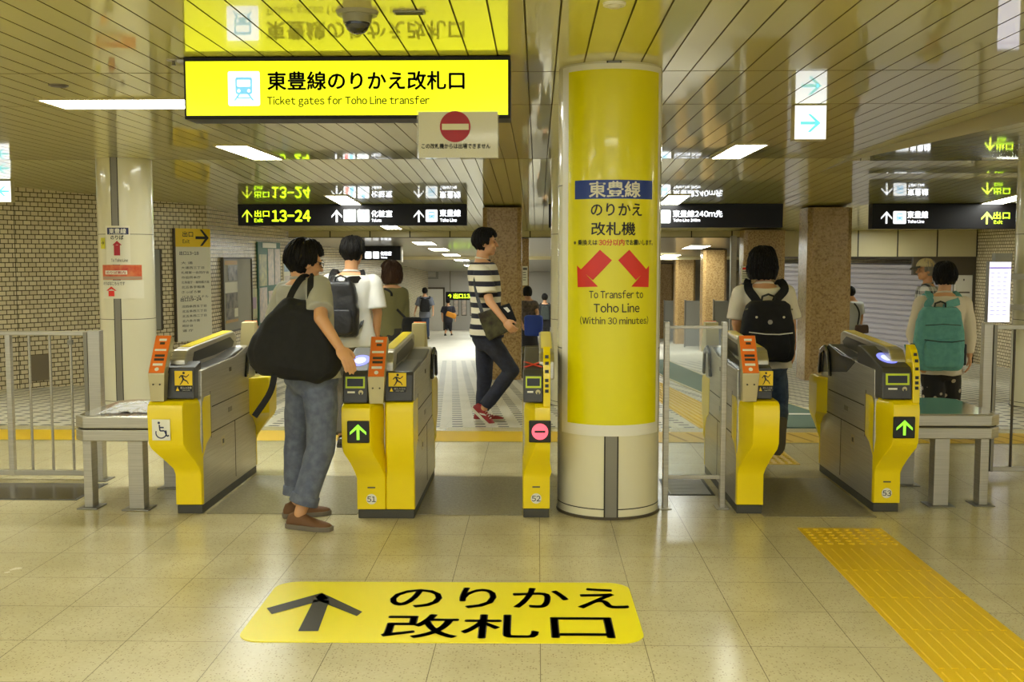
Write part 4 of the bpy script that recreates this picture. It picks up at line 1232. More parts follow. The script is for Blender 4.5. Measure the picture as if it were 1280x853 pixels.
draped('plastic_sheet', 'crumpled clear plastic sheet lying on the left steel counter', 'plastic sheet', (-2.45, 6.58, 0.5642), 0.40, 0.50, mat('crumpled_film', (0.9, 0.9, 0.9), 0.12, alpha=0.42, spec=0.8), 0.03, 26, 2.1, 0.1)
draped('paper_leaf', 'printed white paper under the clear plastic on the left counter', 'paper', (-2.42, 6.56, 0.5637), 0.26, 0.34, mat('printed_leaf', srgb(226, 216, 204), 0.5, var=(60, srgb(206, 180, 176))), 0.008, 16, 5.2, -0.15)

# ================================================================== RAILINGS
t = thing('railing', 'steel barred railing gate at the left edge in front of the brick wall', 'railing', (-2.955, 7.12, 0))
b = MB(); b.box((-1.4, -0.022, 0.975), (-0.04, 0.022, 1.005), 'steel'); b.build('top_rail', t, 0.006)
b = MB(); b.box((-1.4, -0.015, 0.03), (-0.06, 0.015, 0.065), 'steel'); b.build('bottom_rail', t, 0.004)
for x in (-1.28, -0.86, -0.72, -0.445, -0.305, -0.165):
    b = MB(); b.cyl((x, 0, 0.06), (x, 0, 0.98), 0.009, 0.009, 12, 'steel'); br = smooth_by_angle(b.build('bar', t))
b = MB(); b.cyl((-0.165, -0.014, 0.93), (-0.165, 0.014, 0.93), 0.022, 0.022, 4, 'steel_dk'); b.build('latch_knob', t)
b = MB(); b.box((-0.60, -.02, 0.03), (-0.565, .02, 1.0), 'steel'); b.build('stile', t, .003)
b = MB(); b.box((-0.07, -0.025, 0.03), (-0.042, 0.025, 1.0), 'steel_dk'); b.box((-0.043, -0.012, 0.3), (-0.036, 0.012, 0.96), 'black'); b.build('stile', t, 0.004)
b = MB(); b.box((-0.037, -0.035, 0), (0.045, 0.035, 1.01), 'steel'); p_ = b.build('post', t, 0.004)
b = MB(); b.box((-0.07, -0.08, 0), (0.08, 0.08, 0.006), 'steel_dk'); b.build('foot_plate', p_, 0.002)
b = MB(); b.box((-1.43, -0.04, 0), (-1.40, 0.04, 1.01), 'steel'); b.build('end_post', t, 0.004)

t = thing('glass_barrier', 'glass barrier between two steel posts, right of the yellow column', 'barrier', (0.935, 6.40, 0))
for x in (-0.17, 0.17):
    b = MB(); b.box((x - 0.016, -0.025, 0), (x + 0.016, 0.025, 1.115), 'steel'); p_ = b.build('post', t, 0.004)
    b = MB(); b.box((x - 0.04, -0.06, 0), (x + 0.035, 0.06, 0.006), 'steel'); b.build('foot_plate', p_, 0.002)
b = MB(); b.box((-0.155, -0.014, 1.075), (0.155, 0.014, 1.092), 'steel'); b.build('top_rail', t, 0.003)
b = MB(); b.box((-0.155, -0.012, 0.175), (0.155, 0.012, 0.198), 'steel'); b.build('bottom_rail', t, 0.003)
b = MB(); b.box((-0.155, -0.004, 0.198), (0.155, 0.004, 1.075), 'glass'); b.build('pane', t)

t = thing('railing', 'steel railing at the right edge beyond the right counter', 'railing', (3.05, 7.36, 0))
b = MB(); b.box((-0.04, -0.03, 0.0), (0.02, 0.03, 1.05), 'steel'); b.box((0.02, -0.012, 0.3), (0.028, 0.012, 1.0), 'black'); b.build('post', t, 0.004)
b = MB(); b.box((0.026, -0.03, 0.04), (0.05, 0.03, 1.04), 'steel_dk'); b.build('stile', t, 0.004)
b = MB(); b.box((0.05, -0.02, 1.01), (1.2, 0.02, 1.04), 'steel'); b.build('top_rail', t, 0.004)
b = MB(); b.box((0.05, -0.015, 0.04), (1.2, 0.015, 0.07), 'steel'); b.build('bottom_rail', t, 0.003)
for x in (0.175, 0.46, 0.75, 1.04):
    b = MB(); b.cyl((x, 0, 0.06), (x, 0, 1.02), 0.009, 0.009, 12, 'dark_box'); smooth_by_angle(b.build('bar', t))
b = MB(); b.box((1.2, -0.03, 0), (1.24, 0.03, 1.05), 'steel'); b.build('end_post', t, 0.004)

# ================================================================== THINGS ON THE LEFT BRICK WALL
ANG_A = math.atan2(DIR_A.y, DIR_A.x)
NRM_A = Vector((DIR_A.y, -DIR_A.x, 0)).normalized()
def on_wall_a(px):                     # point of wall A seen in photo column px
    k = (px - 672) / FPX
    p = A0; s = (k * p.y - p.x) / (DIR_A.x - k * DIR_A.y)
    return p + DIR_A * s
def wall_thing_a(name, label, cat, pxa, pxb, z0, z1):
    p0, p1 = on_wall_a(pxa), on_wall_a(pxb); m_ = (p0 + p1) / 2 + NRM_A * 0.002
    t = thing(name, label, cat, (m_.x, m_.y, z0), ANG_A)
    return t, (p1 - p0).length / 2, z1 - z0
def zrow(px, py, Y): return at(px, py, Y).z
p = on_wall_a(237)
t, w, h = wall_thing_a('exit_directory', 'tall exit directory board with a yellow heading on the left brick wall', 'sign', 215, 259, zrow(237, 426, p.y), zrow(237, 286, p.y))
b = MB(); b.box((-w, -0.05, 0), (w, 0, h), 'paper'); b.build('board', t, 0.004)
b = MB(); b.box((-w - .02, -0.052, 0), (-w, 0, h), 'dark_box'); b.build('edge_trim', t)
b = MB(); b.box((-w, -0.053, h * .838), (w, -0.05, h), mat('heading_yellow', srgb(238, 200, 16), 0.35)); b.build('heading', t)
def wtext(root, txt, x0, x1, z0, z1, m, y, wt=0.02):
    tb = text_mb(txt, 1.0, m, wt); fit(tb, x0, x1, z0, z1, y); return tb.build('lettering', root)
wtext(t, '出口', -w * .6, w * 0.0, h * .925, h * .975, 'ink', -.0545); wtext(t, 'Exit', -w * .6, -w * .2, h * .87, h * .905, 'ink', -.0545, .01)
b = MB(); flat_polys(b, arrow_prof(.26, .26), 'ink', -.0545, w * .52, h * .92, -PI / 2); b.build('arrow', t)
wtext(t, '出口13-18', -w * .8, w * .3, h * .765, h * .80, 'ink', -.053)
wtext(t, '出口19-24', -w * .8, w * .4, h * .355, h * .39, 'ink', -.053)
rows = ['大 通', '大通西三丁目', '札幌第一合同庁舎', '市役所本庁', '北海道庁・植物園方面', '北五条手稲通', 'さっぽろ東', 'バスターミナル']
for i, s_ in enumerate(rows): wtext(t, s_, -w * .72, -w * .72 + min(1.6, .22 * len(s_)) * w, h * (.685 - .043 * i), h * (.708 - .043 * i), 'ink_soft', -.053, .01)
rows = ['北四条西五丁目', '北五条西三丁目', '北五条西二丁目', '北六条方面', '時計台', '道 庁']
for i, s_ in enumerate(rows): wtext(t, s_, -w * .72, -w * .72 + min(1.5, .2 * len(s_)) * w, h * (.30 - .043 * i), h * (.322 - .043 * i), 'ink_soft', -.053, .01)
p = on_wall_a(40)
t, w, h = wall_thing_a('wall_hatch', 'square grey metal hatch low on the left brick wall', 'hatch', 25.5, 55, zrow(40, 476, p.y), zrow(40, 444, p.y))
b = MB(); b.box((-w, -.02, 0), (w, 0, h), mat('hatch_grey', srgb(126, 114, 92), 0.45)); b.build('door', t, .004)
b = MB(); b.box((w * .7, -.03, h * .45), (w * .85, -.02, h * .6), 'steel_dk'); b.build('catch', t)
p = on_wall_a(192)
t, w, h = wall_thing_a('wall_panel', 'tall narrow framed panel on the brick wall right behind the left column', 'panel', 183, 196, zrow(192, 412, p.y), zrow(192, 312, p.y))
b = MB(); b.box((-w, -.05, 0), (w, 0, h), 'grey_panel'); b.build('board', t, .004)
b = MB(); b.box((w - .02, -.055, -.01), (w + .012, 0, h + .01), 'dark_box'); b.box((-w, -.055, -.012), (w, 0, 0), 'dark_box'); b.build('frame', t)

# posters along the corridor wall (faces +X)
XB = CORNER.x + 0.002
def wall_thing_b(name, label, cat, pxa, pxb, pyt, pyb):
    ya, yb_ = XB / (pxa - 672) * FPX, XB / (pxb - 672) * FPX
    ym = (ya + yb_) / 2
    z1, z0 = at((pxa + pxb) / 2, pyt, ym).z, at((pxa + pxb) / 2, pyb, ym).z
    xw = XB + (ym - CORNER.y) / (52 - CORNER.y) * (XL + 0.02 - CORNER.x)
    t = thing(name, label, cat, (xw, ym, z0), PI / 2)     # local +x runs along +Y, local -y faces the corridor
    return t, (yb_ - ya) / 2, z1 - z0
def fill(t, w, h, items, y=-.032):
    for i, (u0, u1, v0, v1, m_, nm) in enumerate(items):
        b = MB(); b.box((-w + 2 * w * u0, y - .004, h * v0), (-w + 2 * w * u1, y, h * v1), m_); b.build(nm, t)
PH = mat('photo_print', srgb(60, 54, 46), 0.3, var=(7, srgb(150, 140, 120)))
MP = mat('map_print', srgb(196, 190, 120), 0.35, var=(9, srgb(150, 150, 110)))
PK = mat('pink_print', srgb(222, 204, 186), 0.35, var=(11, srgb(186, 176, 172)))
t, w, h = wall_thing_b('display_board', 'framed grey display board with dark photographs on the corridor wall', 'notice board', 274.5, 310, 324, 411)
b = MB(); b.box((-w, -.03, 0), (w, 0, h), mat('board_grey', srgb(150, 144, 120), 0.5)); b.build('board', t)
b = MB()
for lo, hi in (((-w - .03, -.05, -.03), (-w, 0, h + .03)), ((w, -.05, -.03), (w + .03, 0, h + .03)), ((-w, -.05, h), (w, 0, h + .03)), ((-w, -.05, -.03), (w, 0, 0))): b.box(lo, hi, 'dark_box')
b.build('frame', t)
fill(t, w, h, [(.06, .48, .92, .98, mat('amber_print', srgb(196, 150, 60), 0.4), 'title_strip'), (.16, .48, .70, .91, PH, 'photograph'), (.05, .48, .53, .68, 'paper', 'caption_sheet'), (.08, .48, .31, .52, PH, 'photograph'), (.08, .34, .16, .30, PH, 'photograph'), (.36, .48, .18, .30, 'paper', 'caption_sheet'), (.06, .48, .11, .15, 'amber_print' if 'amber_print' in M else MATS['amber_print'], 'title_strip')])
t, w, h = wall_thing_b('station_map', 'green-framed map and guide board on the corridor wall', 'notice board', 319, 347.5, 303, 404)
b = MB(); b.box((-w, -.03, 0), (w, 0, h), 'green_frame'); b.build('frame', t)
fill(t, w, h, [(.2, .8, .93, .99, 'white', 'heading'), (.04, .36, .47, .85, MP, 'map_sheet'), (.42, .68, .47, .92, PK, 'guide_sheet'), (.72, .97, .47, .92, PK, 'guide_sheet'), (.04, .36, .03, .45, PK, 'guide_sheet'), (.42, .97, .03, .40, PK, 'guide_sheet')])
t, w, h = wall_thing_b('wall_poster', 'small yellow poster on the brick wall between display board and map', 'poster', 311, 318, 361, 397)
b = MB(); b.box((-w, -.02, 0), (w, 0, h), MP); b.build('sheet', t); fill(t, w, h, [(.2, .8, .3, .7, mat('mauve_print', srgb(160, 130, 150), 0.4), 'picture')], -.02)
t, w, h = wall_thing_b('wall_poster', 'blue and white poster just right of the green-framed map', 'poster', 352, 360, 318, 372)
b = MB(); b.box((-w, -.02, 0), (w, 0, h), 'paper'); b.build('sheet', t); fill(t, w, h, [(.05, .95, .6, .97, mat('poster_blue', srgb(90, 130, 170), 0.4, var=(5, srgb(170, 190, 200))), 'picture'), (.1, .9, .1, .5, PK, 'picture')], -.02)
# doors and posters on the far wall
Y = 51.95
for i, (a, c, e, f_, lab) in enumerate(((515, 548, 336, 349, 'dark framed notice high on the far corridor wall'),)):
    p0, p1 = at(a, e, Y), at(c, f_, Y)
    t = thing('far_notice', lab, 'notice', ((p0.x + p1.x) / 2, Y, p1.z)); w = (p1.x - p0.x) / 2; h = p0.z - p1.z
    b = MB(); b.box((-w, 0, 0), (w, .05, h), 'grey_panel'); b.build('board', t); b = MB(); b.box((-w * .6, -.01, h * .2), (-w * .2, 0, h * .8), 'dark_box'); b.box((-w * .05, -.01, h * .2), (w * .8, 0, h * .8), 'steel'); b.build('picture', t)
t = thing('door_frame', 'pale door with dark frame in the far corridor wall beside the walking pair', 'door', (at(541, 380, Y).x, Y, floor_z(52)))
b = MB(); b.box((-.5, 0, 0), (.5, .05, 2.0), 'white'); b.build('leaf', t); b = MB(); b.box((.5, -.03, 0), (.58, .05, 2.08), 'dark_box'); b.box((-.58, -.03, 0), (-.5, .05, 2.08), 'dark_box'); b.box((-.58, -.03, 2.0), (.58, .05, 2.08), 'dark_box'); b.build('frame', t)
for px, lab in ((570, 'dark poster frame on the far wall nearest the door'), (580, 'second dark poster frame from the far door'), (591, 'dark poster frame on the far wall beside the striped shirt')):
    p0 = at(px, 374, Y)
    t = thing('poster_frame', lab, 'poster', (p0.x, Y, p0.z - .8)); b = MB(); b.box((-.13, -.02, 0), (.13, .05, .85), 'dark_box'); b.build('frame', t); b = MB(); b.box((-.10, -.03, .04), (.10, -.02, .81), PK); b.build('sheet', t)

# ================================================================== CEILING FITTINGS
t = thing('dome_camera', 'grey dome security camera under the ceiling above the yellow sign', 'camera', (-0.80, 4.86, CEIL))
b = MB(); b.cyl((0, 0, 0.0), (0, 0, -0.016), 0.095, 0.088, 40, mat('dome_grey', srgb(150, 146, 122), 0.35)); smooth_by_angle(b.build('flange', t))
b = MB(); b.cyl((0, 0, -0.014), (0, 0, -0.05), 0.066, 0.062, 36, 'dome_grey' if 'dome_grey' in M else MATS['dome_grey']); smooth_by_angle(b.build('collar', t))
b = MB()
b.ell((0, 0, -0.048), (0.058, 0.058, 0.052), mat('dome_glass', srgb(28, 26, 26), 0.08, coat=1.0), 28, 14); b.build('dome', t, smooth=True)
t = thing('ceiling_vent', 'small dark ceiling grille right of the dome camera', 'vent', (-0.57, 4.86, CEIL))
b = MB(); b.box((-0.07, -0.03, -0.008), (0.07, 0.03, 0.0), 'grey_panel'); b.build('frame', t, .002)
b = MB()
for i in range(4): b.box((-0.06, -0.022 + i * .013, -0.010), (0.06, -0.016 + i * .013, -0.008), 'dark_box')
b.build('slats', t)
t = thing('smoke_detector', 'round white smoke detector on the ceiling above the yellow column', 'detector', (at(768, 4, 4.72).x, 4.72, CEIL))
b = MB(); b.cyl((0, 0, 0), (0, 0, -.012), .05, .047, 32, 'white'); smooth_by_angle(b.build('base', t)); b = MB(); b.cyl((0, 0, -.012), (0, 0, -.022), .03, .022, 28, 'paper'); smooth_by_angle(b.build('sensor', t))
p = at(73, 103, 6.85)
t = thing('ceiling_speaker', 'round grey ceiling speaker grille left of the yellow sign', 'speaker', (p.x, 6.85, CEIL))
b = MB(); b.cyl((0, 0, 0), (0, 0, -.008), .062, .058, 32, 'steel_dk'); smooth_by_angle(b.build('rim', t)); b = MB(); b.cyl((0, 0, -.008), (0, 0, -.010), .048, .048, 28, 'dark_box'); b.build('grille', t)
t = thing('sprinkler', 'tiny ceiling fitting just left of the big yellow sign corner', 'sprinkler', (at(217, 78, 6.0).x, 6.0, CEIL))
b = MB(); b.cyl((0, 0, 0), (0, 0, -.006), .04, .036, 24, 'steel'); b.build('plate', t); b = MB(); b.cyl((0, 0, -.006), (0, 0, -.03), .008, .012, 12, 'steel_dk'); b.build('nozzle', t)

# ================================================================== PEOPLE
SKIN = mat('skin', srgb(206, 154, 112), 0.5)
SKIN_DK = mat('skin_tan', srgb(186, 134, 92), 0.5)
HAIR = mat('black_hair', srgb(20, 17, 15), 0.6, bump=(60, 0.25), spec=0.18)
HAIR_BR = mat('brown_hair', srgb(58, 38, 26), 0.6, bump=(60, 0.25), spec=0.18)
def cloth(name, col, col2=None, scale=40, rough=0.85):
    return mat(name, col, rough, bump=(120, 0.15), var=(scale, col2) if col2 else None)

def smoothstep(a, c, x):
    t = max(0.0, min(1.0, (x - a) / (c - a))); return t * t * (3 - 2 * t)

def rings(mb, base, top, yaw, secs, s, m, infl=0.0):
    """torso: elliptical rings along the spine"""
    base, top = Vector(base), Vector(top); sp = top - base
    rt = Vector((math.cos(yaw), math.sin(yaw), 0)); fw = Vector((-math.sin(yaw), math.cos(yaw), 0))
    out = []
    for t, a, c, off in secs:
        p = base + sp * t + fw * off * s
        out.append([p + rt * math.cos(k) * (a * s + infl) + fw * math.sin(k) * (c * s + infl) for k in [2 * PI * i / 28 for i in range(28)]])
    mb.loft(out, m)
TORSO = [(-0.20, .095, .085, 0), (-0.08, .150, .112, -.008), (0.04, .160, .115, -.008), (0.2, .143, .100, 0), (0.4, .138, .096, .004), (0.6, .152, .106, .006), (0.78, .165, .106, 0), (0.90, .160, .094, -.004), (0.97, .125, .075, -.004), (1.04, .060, .056, 0), (1.12, .050, .052, .004)]

def head_mb(s, m):
    """head facing +Y with brow, nose, lips, chin and ears, centred on the skull"""
    b = MB()
    b.ell((0, -.008 * s, .022 * s), (.074 * s, .092 * s, .092 * s), m, 24, 16)
    b.ell((0, .018 * s, -.045 * s), (.060 * s, .068 * s, .068 * s), m, 20, 14)
    b.ell((0, .052 * s, -.088 * s), (.030 * s, .030 * s, .024 * s), m)
    b.rc((0, .084 * s, .012 * s), (0, .104 * s, -.026 * s), .008 * s, .0125 * s, m)
    for k in (-1, 1):
        b.ell((k * .009 * s, .094 * s, -.028 * s), (.0085 * s, .009 * s, .007 * s), m, 10, 8)
        b.ell((k * .030 * s, .072 * s, .020 * s), (.024 * s, .014 * s, .008 * s), m, 12, 8)
        b.ell((k * .034 * s, .060 * s, -.030 * s), (.024 * s, .022 * s, .022 * s), m, 12, 8)
        b.ell((k * .077 * s, -.008 * s, -.012 * s), (.010 * s, .020 * s, .031 * s), m, 12, 10)
    b.ell((0, .082 * s, -.055 * s), (.021 * s, .011 * s, .006 * s), m, 12, 8)
    b.ell((0, .079 * s, -.066 * s), (.019 * s, .011 * s, .007 * s), m, 12, 8)
    return b

def hand(mb, wrist, d, n, s, m, curl=0.5, thumb=1):
    """palm, four fingers of different lengths and a side thumb; d points along the forearm, n out of the palm"""
    d = Vector(d).normalized(); n = Vector(n); n = (n - d * n.dot(d)).normalized(); w = d.cross(n) * thumb
    wrist = Vector(wrist)
    c = wrist + d * .045 * s
    R = Matrix((w, d, n)).transposed()
    mb.ell(c, (.040 * s, .052 * s, .017 * s), m, 16, 10, R)
    for i, L in enumerate((.070, .080, .075, .058)):
        off = (1.5 - i) * .0195 * s
        p = wrist + d * .082 * s + w * off
        a1, a2 = curl * .75, curl * 1.7
        k1 = p + (d * math.cos(a1) + n * math.sin(a1)) * L * .55 * s
        k2 = k1 + (d * math.cos(a2) + n * math.sin(a2)) * L * .5 * s
        mb.rc(p, k1, .0090 * s, .0082 * s, m, 10); mb.rc(k1, k2, .0082 * s, .0068 * s, m, 10)
    p = wrist + d * .028 * s + w * .030 * s
    k1 = p + (d * .75 + w * .62 + n * .25).normalized() * .034 * s
    k2 = k1 + (d * .9 + w * .15 + n * .4).normalized() * .030 * s
    mb.rc(p, k1, .0125 * s, .0100 * s, m, 10); mb.rc(k1, k2, .0100 * s, .0080 * s, m, 10)

def hair_mesh(parent, c, Rm, s, m, style, seed=1.0, strands=260):
    """hair shell plus loose locks: crown, sides and back; the face is left open. styles: short, bob, medium"""
    L = {'short': .090, 'bob': .138, 'medium': .100}[style]
    vol = {'short': 1.06, 'bob': 1.15, 'medium': 1.10}[style]
    c = Vector(c); rnd = random.Random(seed)
    def P(az, u, lift=0.0):
        """u 0..1 crown to widest, 1..2 down to the ends"""
        cx, cy = math.cos(az), math.sin(az)
        if u <= 1: t = (PI / 2) * u; hr = math.sin(t); z = math.cos(t) * .116
        else:
            q = u - 1; hr = 1.0 - q * q * {'short': .46, 'bob': .06, 'medium': .20}[style]; z = -q * L * (1 + .10 * noise.noise(Vector((cx * 7, cy * 7, seed))))
            if style == 'bob': hr += .07 * math.sin(q * PI) * (cy < .4)
        x, y = cx * hr * .088 * vol, cy * hr * .106 * (1 + (vol - 1) * .8) - .006
        if style != 'bob': open_ = smoothstep(.30, .62, cy) * smoothstep(.050, .030, z - .018 * math.sin(az * 9 + seed))
        else: open_ = smoothstep(.42, .70, cy) * smoothstep(.045, .025, z)
        side = smoothstep(-.10, .14, cy) * smoothstep(-.024, -.046, z) if style == 'short' else 0.0
        k = max(open_, side)
        nz = noise.noise(Vector((cx * 5 + seed, cy * 5, z * 9))) * .007 + noise.noise(Vector((cx * 22, cy * 22 + seed, z * 8))) * .005 + lift
        r = (1 - .42 * k)
        return Vector((x * r + cx * nz * (1 - k), y * r + cy * nz * (1 - k), z + .018 + (nz * .8 if hr < .9 else 0))), k
    b = MB(); nu, nr = 72, 32; vs = []
    for j in range(nr + 1):
        for i in range(nu):
            p, k = P(2 * PI * i / nu, 2.0 * j / nr)
            if j == nr: p = Vector((p.x * .5, p.y * .5, p.z + .012))
            vs.append(c + Rm @ (p * s))
    fs = [(j * nu + i, (j + 1) * nu + i, (j + 1) * nu + (i + 1) % nu, j * nu + (i + 1) % nu) for j in range(nr) for i in range(nu)]
    fs.append(tuple(range(nr * nu, (nr + 1) * nu)))
    b.add(vs, fs, m)
    for n in range(strands):
        az = rnd.uniform(0, 2 * PI); u0 = rnd.uniform(.05, 1.1); du = rnd.uniform(.5, .95); sw = rnd.uniform(-.25, .25)
        pts = []; ok = True
        for q in range(7):
            u = min(u0 + du * q / 6, 2.03); p, k = P(az + sw * q / 6, min(u, 2.0), .001 + .004 * math.sin(PI * q / 6) + (.006 * (q / 6) ** 3))
            if k > .45: ok = q > 3; break
            if u > 2.0: p = p + Vector((0, 0, -(u - 2.0) * .1))
            pts.append(c + Rm @ (p * s))
        if ok and len(pts) > 3:
            r = rnd.uniform(.0028, .0055) * s; N_ = len(pts) - 1
            b.tube(pts, [r * (.35 + .65 * math.sin(PI * min(1, (i + .6) / (N_ * .6)) / 2)) * (1 - .9 * max(0, (i / N_ - .5) * 2) ** 1.5) for i in range(N_ + 1)], 5, m)
    return b.build('hair', parent, smooth=True)

def shoe(parent, ankle, d, up, s, mu, ms, style='sneaker', name='shoe'):
    d = Vector(d).normalized(); up = Vector(up); up = (up - d * up.dot(d)).normalized(); rt = d.cross(up)
    P = lambda x, y, z: Vector(ankle) + rt * x * s + d * y * s + up * (z - .085) * s
    prof = [(-.078, .022, .046), (-.066, .031, .078), (-.030, .035, .094), (.020, .037, .088), (.060, .041, .070), (.105, .045, .056), (.145, .043, .048), (.172, .034, .042), (.190, .018, .034)]
    n = 14
    secs = [[P(w * math.cos(a) * (1 if math.sin(a) < .5 else 1), y, .018 + (h - .018) * max(0, math.sin(a)) ** .8) for a in [PI * i / n for i in range(n + 1)]] for y, w, h in prof]
    b = MB(); b.loft(secs, mu); o = b.build(name, parent, smooth=True)
    q = MB(); sp = [[P(x * (w + .005), y, z) for x, z in ((-1, .0), (1, .0), (1.02, .026), (-1.02, .026))] for y, w, h in [(-.084, .018, 0)] + prof[1:-1] + [(.197, .016, 0)]]
    q.loft(sp, ms); q.build('sole', o, 0.003)
    if style == 'sneaker':
        t = MB()
        for k in range(4):
            y = .035 + k * .022; h = .083 - k * .007
            t.tube([P(-.022, y, h - .012), P(0, y + .004, h + .003), P(.022, y, h - .012)], .003 * s, 6, 'white')
        t.build('laces', o)
        for sd in (-1, 1):
            t = MB(); t.loft([[P(sd * .0395, .00, .032), P(sd * .0395, .02, .032), P(sd * .041, .02, .036), P(sd * .041, .00, .036)], [P(sd * .040, .045, .062), P(sd * .040, .065, .060), P(sd * .042, .065, .064), P(sd * .042, .045, .066)]], 'white'); t.build('side_stripe', o)
    return o

def person(label, root_px, joints, yaw, s, outfit, head_yaw=0.0, head_pitch=0.0, near=True, cat='person', name='person', hair='short', hair_m=None, skin=None, curl=0.5, feet=None):
    """joints: name -> (px, py, Y) read off the photo at real depths; yaw 0 = facing away from the camera"""
    skin = skin or SKIN; hair_m = hair_m or HAIR
    Y0 = root_px[1]; X0 = at(root_px[0], 400, Y0).x
    z0 = floor_z(Y0)
    root = thing(name, label, cat, (X0, Y0, z0))
    O = Vector((X0, Y0, z0))
    J = {k: at(*v) - O for k, v in joints.items()}
    fw = Vector((-math.sin(yaw), math.cos(yaw), 0)); rt = Vector((math.cos(yaw), math.sin(yaw), 0))
    feet = feet or {}
    for k in 'LR':                      # planted feet stand on the floor
        f = feet.get(k)
        if f is None:
            a = J['an' + k]; a.z = floor_z(a.y + Y0) - z0 + .085 * s
    body = MB()
    rings(body, J['pelvis'], J['neck'], yaw, TORSO, s * .96, skin)
    Rh = Matrix.Rotation(yaw + head_yaw, 3, 'Z') @ Matrix.Rotation(head_pitch, 3, 'X')
    h = head_mb(s, skin); body.merge(h, Matrix.Translation(J['head']) @ Rh.to_4x4())
    body.rc(J['neck'] + Vector((0, 0, -.02)), J['head'] + Rh @ Vector((0, -.022, -.05)) * s, .056 * s, .052 * s, skin)
    for k, sd in (('L', -1), ('R', 1)):
        body.rc(J['neck'] + Vector((0, 0, -.03)), J['sh' + k], .05 * s, .052 * s, skin)
        body.rc(J['sh' + k], J['el' + k], .047 * s, .038 * s, skin); body.rc(J['el' + k], J['wr' + k], .037 * s, .025 * s, skin)
        hand(body, J['wr' + k], J['wr' + k] - J['el' + k], -rt * sd + fw * .3, s, skin, curl, thumb=-1 if sd < 0 else 1)
        body.rc(J['hip' + k], J['kn' + k], .080 * s, .052 * s, skin); body.rc(J['kn' + k], J['an' + k], .050 * s, .034 * s, skin)
        mid = J['kn' + k].lerp(J['an' + k], .3); body.rc(mid, mid.lerp(J['an' + k], .3), .052 * s, .045 * s, skin)
    link_mesh(remesh(body, .006 if near else .014, 'body', 2), 'body', root)
    hair_mesh(root, J['head'], Rh, s, hair_m, hair, seed=len(label) * .37, strands=260 if near else 0)
    if near:
        for k in (-1, 1):
            e = MB(); e.ell(J['head'] + Rh @ Vector((k * .030, .0795, .004)) * s, (.011 * s, .005 * s, .0055 * s), 'ink', 12, 8, Rh); e.build('eye', root, smooth=True)
            e = MB(); e.ell(J['head'] + Rh @ Vector((k * .031, .084, .026)) * s, (.018 * s, .005 * s, .0035 * s), hair_m, 12, 6, Rh); e.build('eyebrow', root, smooth=True)
        e = MB(); e.ell(J['head'] + Rh @ Vector((0, .090, -.0605)) * s, (.017 * s, .004 * s, .0022 * s), mat('lip', srgb(150, 84, 74), 0.5), 12, 6, Rh); e.build('mouth', root, smooth=True)
    vx = .009 if near else .018
    # upper garment
    up = outfit['top']; infl = up.get('infl', .016) * s
    b = MB()
    secs = [q for q in TORSO if q[0] >= up.get('hem', -.1) - .001 and q[0] <= .98]
    hq = up.get('hem', -.1); secs = [(hq, up.get('hemw', .165), .118, 0)] + [q for q in secs if q[0] > hq + .03]
    rings(b, J['pelvis'], J['neck'], yaw, secs, s, up['m'], infl)
    for k in 'LR':
        b.rc(J['neck'] + Vector((0, 0, -.045 * s)), J['sh' + k] + Vector((0, 0, -.008 * s)), .058 * s, .056 * s + infl * .5, up['m'])
        f = up.get('sleeve', .62)
        if f > 0:
            r1 = .058 * s + infl * .6
            if f <= 1:
                b.rc(J['sh' + k], J['sh' + k].lerp(J['el' + k], .15), r1, r1, up['m'])
                b.cyl(J['sh' + k], J['sh' + k].lerp(J['el' + k], f), r1, .060 * s + infl * .7, 20, up['m'])
            else:
                rr = up.get('arm', .052) * s
                b.rc(J['sh' + k], J['el' + k], r1, rr + .004, up['m']); b.cyl(J['el' + k], J['el' + k].lerp(J['wr' + k], f - 1), rr + .004, rr * up.get('cuff', .8), 20, up['m']); b.rc(J['el' + k], J['el' + k].lerp(J['wr' + k], .2), rr + .004, rr, up['m'])
    me = remesh(b, vx, 'shirt', 2, up.get('wr', .0075), 8, len(label) * .7, (1, 1, .7))
    top_o = link_mesh(me, up.get('name', 'shirt'), root)
    # collar ring
    if near:
        q = MB(); nk = J['neck'] + Vector((0, 0, .012 * s)); pts = [nk + (rt * math.cos(a) * .064 + fw * (math.sin(a) * .062 + .004)) * s + Vector((0, 0, -.014 * s * math.sin(a))) for a in [2 * PI * i / 24 for i in range(25)]]
        q.tube(pts, .009 * s, 8, up.get('collar', up['m']), 1.0); q.build('collar', top_o, smooth=True)
    # lower garment
    lo = outfit['bottom']
    b = MB()
    rings(b, J['pelvis'], J['neck'], yaw, [(-.24, .11, .095, 0), (-.1, .158, .120, -.008), (.04, .160, .118, -.006), (.14, .148, .108, 0)], s, lo['m'], .010)
    if lo.get('skirt'):
        kx = (J['knL'] + J['knR']) / 2; ends = [J['pelvis'] + Vector((0, 0, .02)), J['pelvis'].lerp(kx, .5), kx.lerp((J['anL'] + J['anR']) / 2, lo['skirt'])]
        b.cyl(ends[0], ends[1], .165 * s, .19 * s, 28, lo['m']); b.cyl(ends[1], ends[2], .19 * s, .22 * s, 28, lo['m'])
    else:
        r = lo.get('r', (.094, .066, .056)); f = lo.get('len', .93)
        for k in 'LR':
            b.rc(J['hip' + k], J['kn' + k], r[0] * s, r[1] * s, lo['m'])
            if f > 0:
                b.rc(J['kn' + k], J['kn' + k].lerp(J['an' + k], .3), r[1] * s, r[1] * s * .97, lo['m'])
                b.cyl(J['kn' + k], J['kn' + k].lerp(J['an' + k], f), r[1] * s, r[2] * s, 20, lo['m'])
    me = remesh(b, vx, 'trousers', 2, lo.get('wr', .008), 8, len(label) * .3, (1, 1, .8))
    lo_o = link_mesh(me, lo.get('name', 'trousers'), root)
